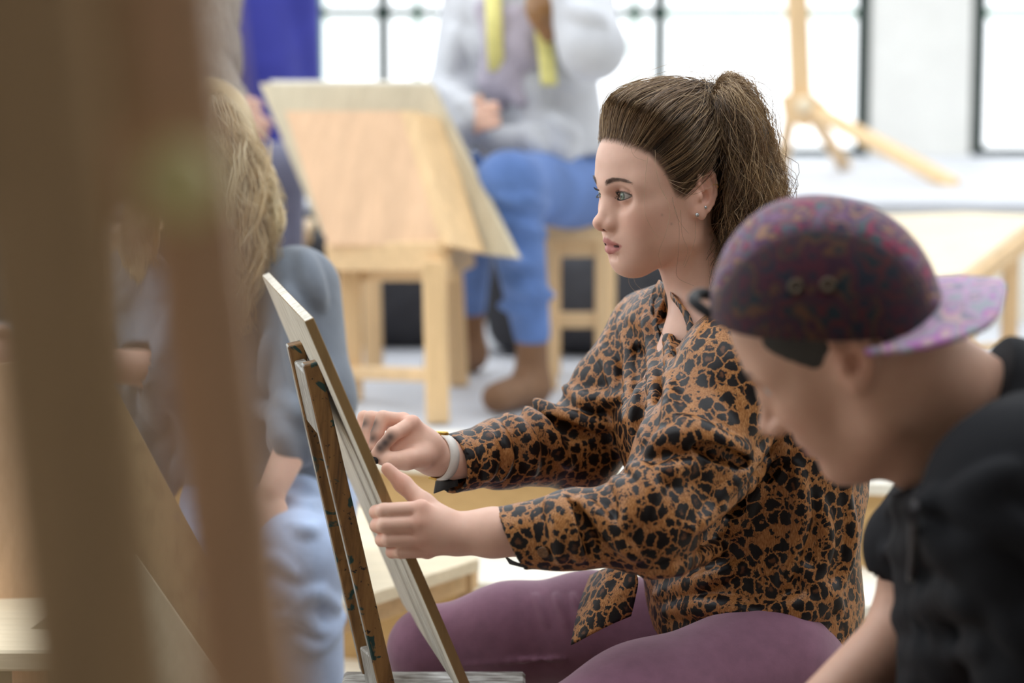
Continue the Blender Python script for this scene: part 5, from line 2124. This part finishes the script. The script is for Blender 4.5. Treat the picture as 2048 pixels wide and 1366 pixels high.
# black t-shirt
fabric('tshirt_black', (17, 18, 23), 0.85, 0.0, 700, 0.3, 14, 0.006)
Tm = Sdf()
Tm.loft([(P(1945, 840, MY), .072, .085), (P(1985, 930, MY), .098, .165), (P(2040, 1060, MY), .132, .20), (P(2085, 1220, MY), .150, .20), (P(2090, 1400, MY), .155, .195), (P(2080, 1580, MY), .15, .19)], x_hint=mf)
Tm.chain([P(1955, 835, MY), P(2090, 900, MY)], [0.092, 0.115], k=0.05)
Tm.chain([ash + np.array([0.05, -0.05, 0.03]), ash * .55 + ael * .45 + np.array([0.0, 0, 0.02])], [0.085, 0.064], k=0.05)
Tm.chain([bsh + np.array([0.02, 0.03, 0.0]), bsh, bsh * .25 + bel * .75], [0.10, 0.088, 0.072], k=0.05)
for i in range(26):
    px, py = hr.uniform(1800, 2040), hr.uniform(960, 1360)
    a_ = hr.uniform(-0.5, 1.2)
    fold([(px + k_ * 60 * math.cos(a_), py + k_ * 60 * math.sin(a_)) for k_ in (-1, 0, 1)], .004, .02)
apply_folds(Tm)
# collar opening
nh0 = mfr.w((-0.030, 0, -0.050))
neck_ax = nrm(nb0 - nh0)
cn = nrm((0.917, 0.0, -0.396))
cp0 = P(1938, 852, MY)


def collar_cut(q):
    t = np.maximum((q - nh0) @ neck_ax, 0)
    r = np.linalg.norm(q - nh0 - t[:, None] * neck_ax, axis=1) - 0.105
    return np.maximum(r, (q - cp0) @ cn)


Tm.func(collar_cut, nb0 - neck_ax * 0.06, 0.17, op='s', k=0.006)
sl_c = ash * .55 + ael * .45
Tm.cap(sl_c + (ael - ash) * 0.4, sl_c, 0.054, 0.052, op='s')
TS = sdf_obj(Tm, 0.0045, 't_shirt', 'tshirt_black', man, 1)
# lanyard with small charms
fabric('cord_dark', (34, 28, 34), 0.7)
lp = []
for q in ((1842, 962), (1838, 1010), (1834, 1060), (1830, 1110), (1828, 1158)):
    c, n_ = hit(q[0], q[1], TS, 0.004)
    if c is not None:
        lp.append(c)
if len(lp) > 2:
    ly = bpy.data.objects.new('lanyard', None)
    ly.location = tuple(lp[0])
    link(ly, man)
    MB().tube(spline(lp, 4), 0.0035, 8).build('cord', 'cord_dark', ly, True)
    plain('charm_red', (120, 50, 66), 0.5)
    plain('charm_yellow', (150, 128, 70), 0.5)
    MB().lathe([(0, -0.009), (0.0035, -0.006), (0.004, 0.0), (0.003, 0.006), (0, 0.009)], lp[-1] + np.array([0.0, -0.006, 0.012]), np.eye(3), 14).build('charm', 'charm_red', ly, True)
    MB().lathe([(0, -0.007), (0.003, -0.005), (0.003, 0.003), (0, 0.007)], lp[-1] + np.array([0.012, -0.006, 0.036]), np.eye(3), 14).build('charm', 'charm_yellow', ly, True)
# trousers and shoes (below the frame)
fabric('trousers_dark', (44, 46, 56), 0.85)
hx_ = P(2080, 1500, MY)[0]
Jm = Sdf()
Jm.ell((hx_, MY, 0.62), (0.17, 0.19, 0.13))
for s in (-1, 1):
    h_ = np.array([hx_ - 0.02, MY + s * 0.09, 0.60])
    k_ = np.array([hx_ - 0.44, MY + s * 0.16, 0.54])
    f_ = np.array([hx_ - 0.40, MY + s * 0.15, 0.10])
    Jm.chain([h_, k_, f_], [0.10, 0.072, 0.055], k=0.03)
    Z = Sdf()
    Z.cap(f_ + np.array([0.03, 0, -0.055]), f_ + np.array([-0.15, 0, -0.065]), 0.044, 0.034)
    Z.cap(f_, f_ + np.array([0, 0, -0.04]), 0.045, 0.045, k=0.03)
    sdf_obj(Z, 0.007, 'shoe', 'shoe_dark', man)
sdf_obj(Jm, 0.008, 'trousers', 'trousers_dark', man, 1)
sm = thing('wooden_stool', (hx_, MY, 0.0), 'plain wooden stool beneath the man in the cap', 'stool')
MB().box((hx_ - 0.16, MY - 0.16, 0.455), (hx_ + 0.16, MY + 0.16, 0.49), 0.006).build('seat', 'pine_x', sm)
for a_ in (-1, 1):
    for b_ in (-1, 1):
        MB().bar((hx_ + a_ * 0.14, MY + b_ * 0.14, 0), (hx_ + a_ * 0.12, MY + b_ * 0.12, 0.455), 0.035, 0.035).build('leg', 'pine', sm)
# ------------------------------------------------------------------ blonde person left, people behind
def yawR(deg):
    a = math.radians(deg)
    f = np.array([-math.cos(a), -math.sin(a), 0.0])
    l = np.array([math.sin(a), -math.cos(a), 0.0])
    return np.stack([f, l, UPZ], 1)


def hand(S, wr_, dr, hint, k=0.008, curl=0.5):
    hx = frame(dr, hint)
    S.ell(wr_ + dr * 0.045, (0.038, 0.016, 0.048), R=hx, k=0.015)
    for i in range(4):
        q0 = wr_ + dr * 0.08 + hx[:, 0] * (i - 1.5) * 0.018
        q1 = q0 + dr * 0.034 - hx[:, 1] * 0.012 * curl
        q2 = q1 + dr * (0.02 - 0.003 * abs(i - 1)) - hx[:, 1] * 0.024 * curl
        S.chain([q0, q1, q2], [0.0092, 0.0085, 0.0075], k=0.004)
    q0 = wr_ + dr * 0.025 + hx[:, 0] * 0.028
    S.chain([q0, q0 + dr * 0.035 + hx[:, 0] * 0.02, q0 + dr * 0.06 + hx[:, 0] * 0.022], [0.012, 0.010, 0.008], k=0.006)


def skin_cols(fr, base):
    def f(V):
        l = fr.l(V)
        c = np.tile(base, (len(V), 1))
        m = (l[:, 2] > -0.13) & (np.abs(l[:, 1]) < 0.12) & (np.abs(l[:, 0]) < 0.16)
        if m.any():
            c[m] = head_cols(l[m], base)
        return c
    return f


fabric('shirt_slate', (126, 134, 146), 0.85, 0.2, 600, 0.5, 12, 0.01)
fabric('jeans_light', (176, 194, 226), 0.9, 0.1, 700, 0.4, 16, 0.006)
fabric('jeans_blue', (96, 126, 184), 0.9, 0.15, 500, 0.4, 10, 0.008, 0.2)
fabric('sweat_grey', (206, 208, 214), 0.9, 0.2, 500, 0.4, 10, 0.01)
fabric('knit_grey', (168, 158, 148), 0.95, 0.3, 90, 0.9, 60, 0.02, 0.35)
fabric('cloth_blue', (62, 66, 160), 0.9, 0.2, 300, 0.3, 12, 0.006)
fabric('scarf', (186, 178, 192), 0.9, 0.2, 300, 0.4, 24, 0.008)
fabric('ribbon', (240, 232, 150), 0.8, 0.1)
fabric('boot_brown', (128, 96, 72), 0.6, 0.0, 200, 0.3, 20, 0.006)
fabric('trouser_grey', (110, 110, 130), 0.9)

# ---- blonde
bl = thing('person', (P(540, 1020, 4.3)[0], 4.3, 0.0), 'blonde person with long wavy hair and slate shirt, arm stretched out left', 'person')
bfr = Fr(P(398, 300, 4.32), yawR(50) @ rot((0, 1, 0), 12))
S = Sdf(bfr)
head_sdf(S)
S.fr = WORLD
S.cap(bfr.w((-0.02, 0, -0.05)), P(432, 500, 4.34), 0.048, 0.055, k=0.03)
S.loft([(P(432, 500, 4.34), .05, .06), (P(430, 560, 4.33), .07, .15), (P(470, 740, 4.32), .085, .13), (P(530, 930, 4.3), .09, .13)], x_hint=bfr.R[:, 0], k=0.02)
bs1, be1, bw1 = P(270, 580, 4.42), P(362, 742, 4.20), P(75, 722, 4.12)
bs2, be2, bw2 = P(592, 580, 4.18), P(628, 800, 4.12), P(540, 985, 3.98)
S.chain([bs1, be1, bw1], [0.045, 0.036, 0.025], k=0.02)
S.chain([bs2, be2, bw2], [0.045, 0.036, 0.025], k=0.02)
hand(S, bw1, nrm(bw1 - be1), (0, 0, 1))
hand(S, bw2, nrm(bw2 - be2), (1, 0, 0))
sdf_obj(S, 0.005, 'body', 'skin', bl, 1, cols=skin_cols(bfr, SKIN_F))
eyeballs(bfr, (1, 0, 0), bl)
T = Sdf()
T.loft([(P(432, 505, 4.34), .065, .085), (P(430, 560, 4.33), .098, .175), (P(465, 720, 4.32), .125, .165), (P(520, 880, 4.3), .13, .165), (P(545, 985, 4.3), .13, .17)], x_hint=bfr.R[:, 0])
T.chain([bs1, bs1 * .25 + be1 * .75, be1 * 0.86 + bw1 * 0.14], [0.078, 0.064, 0.056], k=0.04)
T.chain([bs2, be2, be2 * .6 + bw2 * .4], [0.078, 0.066, 0.055], k=0.04)
T.chain([bs1, P(285, 780, 4.36), P(300, 900, 4.34)], [0.06, 0.055, 0.035], k=0.05)
for i in range(40):
    px, py = hr.uniform(230, 640), hr.uniform(540, 960)
    a_ = hr.uniform(0.3, 1.6) if px > 420 else hr.uniform(1.0, 2.2)
    fold([(px + k_ * 55 * math.cos(a_), py + k_ * 55 * math.sin(a_)) for k_ in (-1, 0, 1)], .010, .022)
apply_folds(T)
T.cap(be1 * 0.9 + bw1 * 0.1, bw1, 0.044, 0.05, op='s')
T.cap(P(425, 470, 4.31), P(432, 512, 4.33), 0.07, 0.066, k=0.01, op='s')
sdf_obj(T, 0.0055, 'shirt', 'shirt_slate', bl, 1)
Jb = Sdf()
Jb.ell(P(540, 1010, 4.32), (0.16, 0.16, 0.11))
kA, kB = P(590, 1125, 3.93), P(420, 1130, 4.12)
Jb.chain([P(575, 1010, 4.28), kA, np.array([kA[0] + 0.02, kA[1] + 0.05, 0.09])], [0.098, 0.077, 0.062], k=0.03)
Jb.chain([P(500, 1010, 4.36), kB, np.array([kB[0] + 0.01, kB[1] + 0.04, 0.09])], [0.098, 0.075, 0.060], k=0.03)
for i in range(12):
    px, py = hr.uniform(500, 650), hr.uniform(960, 1360)
    fold([(px - 40, py - hr.uniform(-30, 30)), (px, py), (px + 45, py + hr.uniform(-40, 30))], .003, .02)
apply_folds(Jb)
sdf_obj(Jb, 0.0055, 'jeans', 'jeans_light', bl, 1)
for k_ in (kA, kB):
    Z = Sdf()
    f_ = np.array([k_[0] + 0.02, k_[1] + 0.03, 0.0])
    Z.cap(f_ + np.array([0.02, 0.02, 0.045]), f_ + np.array([-0.09, -0.10, 0.034]), 0.042, 0.033)
    Z.cap(f_ + np.array([0, 0.02, 0.05]), f_ + np.array([0, 0.02, 0.12]), 0.044, 0.05, k=0.03)
    sdf_obj(Z, 0.007, 'shoe', 'shoe_dark', bl)
# long wavy hair
Hb = Sdf(bfr)
Hb.ell((-0.012, 0, 0.030), (0.104, 0.085, 0.098))
Hb.ell((0.02, 0, 0.045), (0.07, 0.07, 0.066), k=0.02)
Hb.func(lambda q: (q[:, 2] - np.interp(q[:, 0], [-.1, -.0, .03, .06, .1], [-.12, -.08, -.02, .05, .07])) * 0.6, (0, 0, -0.03), 0.17, op='s', k=0.006)
Hb.fr = WORLD
Hb.chain([P(*q) for q in ((455, 260, 4.28), (505, 360, 4.22), (520, 440, 4.18), (492, 530, 4.17), (470, 590, 4.17))], [0.03, 0.033, 0.036, 0.030, 0.012], k=0.04)
Hb.chain([P(*q) for q in ((350, 270, 4.38), (312, 380, 4.42), (292, 480, 4.40), (300, 560, 4.36))], [0.022, 0.022, 0.020, 0.010], k=0.04)
Hb.chain([P(*q) for q in ((440, 320, 4.42), (450, 430, 4.44), (440, 540, 4.42))], [0.04, 0.045, 0.03], k=0.04)


def blonde_c(V):
    n_ = np.clip(0.5 + 0.5 * vnoise(V * np.array([60, 60, 14]), 8), 0, 1)[:, None]
    return np.array(s2l((176, 146, 98))[:3]) * (1 - n_) + np.array(s2l((222, 198, 150))[:3]) * n_


HBL = sdf_obj(Hb, 0.005, 'hair', 'hair', bl, 1, cols=blonde_c)
G = [
    [(405, 186, 4.30), (452, 205, 4.24), (500, 280, 4.18), (540, 380, 4.15), (548, 450, 4.14), (520, 520, 4.13), (488, 590, 4.13), (470, 650, 4.14)],
    [(405, 186, 4.30), (440, 220, 4.20), (478, 300, 4.14), (500, 390, 4.11), (505, 470, 4.10), (490, 540, 4.10), (470, 600, 4.11), (455, 640, 4.12)],
    [(400, 188, 4.30), (420, 230, 4.20), (440, 320, 4.16), (460, 410, 4.12), (470, 490, 4.11), (465, 560, 4.11), (450, 610, 4.12), (445, 650, 4.12)],
    [(400, 186, 4.33), (350, 230, 4.36), (318, 320, 4.40), (296, 410, 4.40), (284, 480, 4.38), (290, 540, 4.36), (300, 600, 4.33), (310, 650, 4.32)],
    [(400, 186, 4.33), (345, 260, 4.34), (300, 350, 4.36), (272, 420, 4.36), (262, 470, 4.35), (275, 530, 4.34), (290, 590, 4.32), (296, 640, 4.31)],
    [(405, 184, 4.36), (450, 215, 4.38), (490, 320, 4.40), (515, 420, 4.40), (510, 500, 4.38), (490, 560, 4.36), (470, 610, 4.34), (460, 640, 4.34)],
]
GP = np.array([spline([P(*q) for q in g], 3) for g in G])
NB = 2400
grp = hr.integers(0, 2, NB)
w = np.zeros((NB, 6))
w[grp == 0] = np.concatenate([hr.dirichlet([0.5, 0.5, 0.5, 0.4], (grp == 0).sum())[:, :3], np.zeros(((grp == 0).sum(), 2)), np.zeros(((grp == 0).sum(), 1))], 1)
w[:, 5] += np.where(grp == 0, 1 - w.sum(1), 0)
w[grp == 1, 3:5] = hr.dirichlet([0.7, 0.7], (grp == 1).sum())
C = np.einsum('ij,jkl->ikl', w, GP)
n_ = C.shape[1]
t = np.linspace(0, 1, n_)
ph = np.round((w @ np.arange(1, 7)) * 7) * 2.1
amp = np.minimum(t / 0.3, 1)
C += np.stack([np.sin(t[None] * 24 + ph[:, None] * a_) for a_ in (1, 1.7, 2.3)], 2) * (0.014 * amp)[None, :, None] + hr.normal(0, 0.008, (NB, 1, 3)) * amp[None, :, None]
o = strands(C, np.full((NB, n_), 0.0011) * np.linspace(1, 0.5, n_)[None], 'hair_strands', 'hair', HBL)
tone = np.clip(0.5 + 0.35 * np.sin(ph * 1.9) + hr.normal(0, 0.15, NB), 0, 1)[:, None]
vcol(o, np.repeat(np.array(s2l((196, 164, 112))[:3]) * (1 - tone) + np.array(s2l((250, 236, 200))[:3]) * tone, n_ * 3, axis=0))

# ---- person in grey sweatshirt
g = thing('person', (P(1100, 440, 6.25)[0], 6.25, ZP), 'person in grey sweatshirt, scarf and blue jeans seated on a stool', 'person')
gfr = Fr(P(1045, -190, 6.2), yawR(55) @ rot((0, 1, 0), 15))
S = Sdf(gfr)
head_sdf(S)
S.fr = WORLD
S.cap(gfr.w((-0.02, 0, -0.05)), P(1055, -60, 6.22), 0.048, 0.055, k=0.03)
S.ell(P(1055, 60, 6.22), (0.12, 0.10, 0.16), k=0.05)
s1, e1, w1 = P(945, -10, 6.32), P(905, 195, 6.25), P(935, 245, 6.02)
s2, e2, w2 = P(1165, -5, 6.12), P(1185, 95, 5.92), P(1105, -80, 6.02)
S.chain([s1, e1, w1], [0.042, 0.036, 0.026], k=0.02)
S.chain([s2, e2, w2], [0.042, 0.036, 0.026], k=0.02)
hand(S, w1, nrm(P(965, 235, 5.95) - w1), (0, 0, 1))
hand(S, w2, nrm(w2 - e2), (1, 0, 0))
sdf_obj(S, 0.007, 'body', 'skin', g, 1, cols=skin_cols(gfr, SKIN_F))
T = Sdf()
xh = gfr.R[:, 0]
T.loft([(P(1056, -55, 6.22), .07, .09), (P(1056, 0, 6.22), .10, .185), (P(1065, 130, 6.22), .125, .175), (P(1085, 250, 6.24), .135, .17), (P(1095, 310, 6.24), .13, .17)], x_hint=xh)
T.chain([s1, e1, w1], [0.078, 0.064, 0.046], k=0.04)
T.chain([s2, e2, w2 * .8 + e2 * .2], [0.080, 0.074, 0.050], k=0.04)
T.cap(P(985, 285, 6.08), P(1120, 292, 6.05), 0.045, 0.05, k=0.05)
for i in range(24):
    px, py = hr.uniform(900, 1180), hr.uniform(20, 300)
    a_ = hr.uniform(0.2, 1.8)
    fold([(px + k_ * 35 * math.cos(a_), py + k_ * 35 * math.sin(a_)) for k_ in (-1, 0, 1)], .012, .03)
apply_folds(T)
SW = sdf_obj(T, 0.008, 'sweatshirt', 'sweat_grey', g, 1)
Sc = Sdf()
q = trace(T, [(975, 20), (1000, 80), (1020, 150), (1040, 200), (1050, 100), (1035, 40), (1070, 60), (985, 160), (1005, 205)])
Sc.chain([q[0], q[1], q[7], q[8]], [0.035, 0.04, 0.04, 0.02])
Sc.chain([q[6], q[4], q[2], q[3]], [0.04, 0.045, 0.045, 0.02], k=0.03)
Sc.chain([q[5], q[4], q[1]], [0.04, 0.04, 0.035], k=0.03)
sdf_obj(Sc, 0.007, 'scarf', 'scarf', g, 1)
for pts in ([(985, -40), (988, 30), (990, 90), (994, 142)], [(1078, -40), (1084, 50), (1092, 110), (1098, 170)]):
    q = trace(T, pts) + np.array([0, -0.055, 0])
    dx = np.array([0.020, 0, 0])
    sheet('ribbon', [list(q - dx), list(q + np.array([0, -0.006, 0])), list(q + dx)], 'ribbon', g, 0.003)
J = Sdf()
kA, kB = P(1018, 372, 5.86), P(942, 368, 6.30)
aA, aB = P(1064, 665, 5.92), P(940, 612, 6.55)
J.ell(P(1110, 372, 6.27), (0.18, 0.16, 0.10))
J.chain([P(1150, 378, 6.22), kA, aA], [0.105, 0.080, 0.046], k=0.03)
J.chain([P(1075, 370, 6.32), kB, aB], [0.100, 0.076, 0.045], k=0.03)
for i in range(12):
    px, py = hr.uniform(1000, 1090), hr.uniform(400, 640)
    fold([(px - 30, py - 8), (px, py), (px + 30, py + 14)], .004, .02)
apply_folds(J)
sdf_obj(J, 0.008, 'jeans', 'jeans_blue', g, 1)
for an, tx, ty in ((aA, 1020, 768), (aB, 912, 705)):
    Z = Sdf()
    heel = np.array([an[0], an[1] + 0.01, ZP + 0.048])
    toe = heel + np.array([-0.085, -0.135, -0.008])
    Z.cap(heel, toe, 0.046, 0.038)
    Z.chain([heel, an + np.array([0, 0, 0.0])], [0.042, 0.040], k=0.03)
    sdf_obj(Z, 0.007, 'boot', 'boot_brown', g)
Hg = Sdf(gfr)
Hg.ell((-0.015, 0, 0.03), (0.104, 0.084, 0.098))
Hg.func(lambda q: (q[:, 2] - np.interp(q[:, 0], [-.1, -.0, .03, .06, .1], [-.12, -.08, -.02, .05, .07])) * 0.6, (0, 0, -0.03), 0.17, op='s', k=0.006)
Hg.fr = WORLD
Hg.chain([P(*q) for q in ((1075, -170, 6.10), (1088, -60, 6.02), (1092, 20, 5.99), (1096, 75, 6.0))], [0.04, 0.045, 0.042, 0.015], k=0.04)
sdf_obj(Hg, 0.007, 'hair', 'hair', g, 1, cols=lambda V: np.array(s2l((150, 108, 66))[:3]) * (1 + 0.4 * vnoise(V * np.array([70, 70, 15]), 3))[:, None])

# ---- person in blue behind the pine horse
b = thing('person', (P(480, 400, 6.90)[0], 6.90, ZP), 'person in blue top and grey knitted cardigan behind the leaning board', 'person')
cfr2 = Fr(P(470, -210, 6.90), yawR(120) @ rot((0, 1, 0), 12))
S = Sdf(cfr2)
head_sdf(S)
S.fr = WORLD
S.cap(cfr2.w((-0.02, 0, -0.05)), P(490, -70, 6.92), 0.048, 0.055, k=0.03)
S.ell(P(500, 60, 6.93), (0.11, 0.10, 0.16), k=0.05)
s1, e1, w1 = P(415, -40, 6.85), P(412, 130, 6.73), P(462, 205, 6.63)
s2, e2, w2 = P(585, -30, 6.97), P(600, 200, 7.00), P(575, 395, 6.80)
S.chain([s1, e1, w1], [0.042, 0.036, 0.026], k=0.02)
S.chain([s2, e2, w2], [0.042, 0.036, 0.026], k=0.02)
hand(S, w1, nrm(P(500, 240, 6.60) - w1), (0, 0, 1))
hand(S, w2, nrm(P(598, 390, 6.65) - w2), (0, 0, 1))
sdf_obj(S, 0.007, 'body', 'skin', b, 1, cols=skin_cols(cfr2, SKIN_F))
T = Sdf()
xh = cfr2.R[:, 0]
T.loft([(P(492, -70, 6.93), .07, .08), (P(500, -10, 6.93), .10, .16), (P(505, 120, 6.93), .12, .15), (P(510, 330, 6.95), .13, .155)], x_hint=xh)
T.chain([s2, e2, e2 * .2 + w2 * .8], [0.075, 0.062, 0.046], k=0.03)
sdf_obj(T, 0.008, 'blue_top', 'cloth_blue', b, 1)
T = Sdf()
T.chain([s1, e1, w1], [0.074, 0.060, 0.048])
T.chain([P(440, -60, 6.87), P(430, 120, 6.83), P(425, 330, 6.85)], [0.08, 0.075, 0.07], k=0.03)
sdf_obj(T, 0.008, 'cardigan', 'knit_grey', b, 1, disp=lambda q: vnoise(q * 45, 2) * 0.006)
J = Sdf()
kA, kB = P(555, 345, 6.60), P(440, 350, 6.57)
J.ell(P(505, 370, 6.97), (0.16, 0.15, 0.10))
for h_, k_ in ((P(540, 365, 6.95), kA), (P(470, 365, 6.95), kB)):
    J.chain([h_, k_, np.array([k_[0], k_[1] + 0.05, ZP + 0.09])], [0.10, 0.078, 0.055], k=0.03)
    Z = Sdf()
    Z.cap((k_[0], k_[1] + 0.06, ZP + 0.045), (k_[0], k_[1] - 0.10, ZP + 0.036), 0.045, 0.036)
    Z.cap((k_[0], k_[1] + 0.05, ZP + 0.05), (k_[0], k_[1] + 0.05, ZP + 0.12), 0.045, 0.055, k=0.03)
    sdf_obj(Z, 0.008, 'shoe', 'shoe_dark', b)
sdf_obj(J, 0.008, 'trousers', 'trouser_grey', b, 1)
Hg = Sdf(cfr2)
Hg.ell((-0.015, 0, 0.03), (0.104, 0.084, 0.098))
Hg.func(lambda q: (q[:, 2] - np.interp(q[:, 0], [-.1, -.0, .03, .06, .1], [-.12, -.08, -.02, .05, .07])) * 0.6, (0, 0, -0.03), 0.17, op='s', k=0.006)
sdf_obj(Hg, 0.008, 'hair', 'hair', b, 1, cols=lambda V: np.tile(np.array(s2l((90, 70, 56))[:3]), (len(V), 1)))
sb = thing('wooden_stool', (P(505, 500, 6.97)[0], 6.97, ZP), 'wooden stool under the person in blue, mostly hidden', 'stool')
x_, z_ = P(505, 460, 6.97)[0], P(505, 445, 6.97)[2]
MB().box((x_ - 0.17, 6.82, z_ - 0.03), (x_ + 0.17, 7.12, z_), 0.006).build('seat', 'pine_x', sb)
for a_ in (-1, 1):
    for c_ in (-1, 1):
        MB().bar((x_ + a_ * 0.14, 6.97 + c_ * 0.12, ZP), (x_ + a_ * 0.14, 6.97 + c_ * 0.12, z_ - 0.03), 0.04, 0.04).build('leg', 'pine', sb)
# ------------------------------------------------------------------ blurred easel in the foreground
wood('easel_brown', (178, 150, 116), 0.75, 'Z', 1.0, 0.5)
wood('easel_red', (206, 170, 140), 0.78, 'Z', 1.0, 0.5)
plain('brass', (214, 204, 150), 0.4, 0.05, 20)
fe = thing('studio_easel', (P(250, 1300, 0.85)[0], 0.85, 0.0), 'dark brown wooden easel, strongly blurred, close at the left', 'easel')


def fleg(px0, py0, px1, py1, d, w, mat, name='leg', t=0.025):
    a, b = P(px0, py0, d), P(px1, py1, d)
    v = b - a
    b = a + v * ((0 - a[2]) / v[2])
    return MB().bar(b, a, w, t, bev=0.002).build(name, mat, fe)


fleg(-10, -400, 205, 1366, 0.86, 0.050, 'easel_brown')
fleg(285, -400, 500, 1366, 0.90, 0.038, 'easel_red')
a, b = P(165, -400, 0.89), P(195, 260, 0.89)
MB().bar(b, a, 0.030, 0.020, bev=0.002).build('mast', 'easel_brown', fe)
MB().prism([P(-40, -300, 0.93), P(400, -300, 0.93), P(455, 420, 0.93), P(330, 455, 0.93), P(60, 420, 0.93)], (0, 0.02, 0)).build('head_block', 'easel_brown', fe)
MB().lathe([(0.0, 0.0), (0.015, 0.0), (0.015, 0.008), (0.012, 0.013), (0.0, 0.014)], P(362, 365, 0.875), frame((0, -1, 0), (1, 0, 0)), 20).build('bolt', 'brass', fe, True)
MB().bar((P(120, 600, 1.35)[0], 1.5, 0.0), P(165, -300, 0.93), 0.03, 0.025, bev=0.002).build('leg', 'easel_brown', fe)
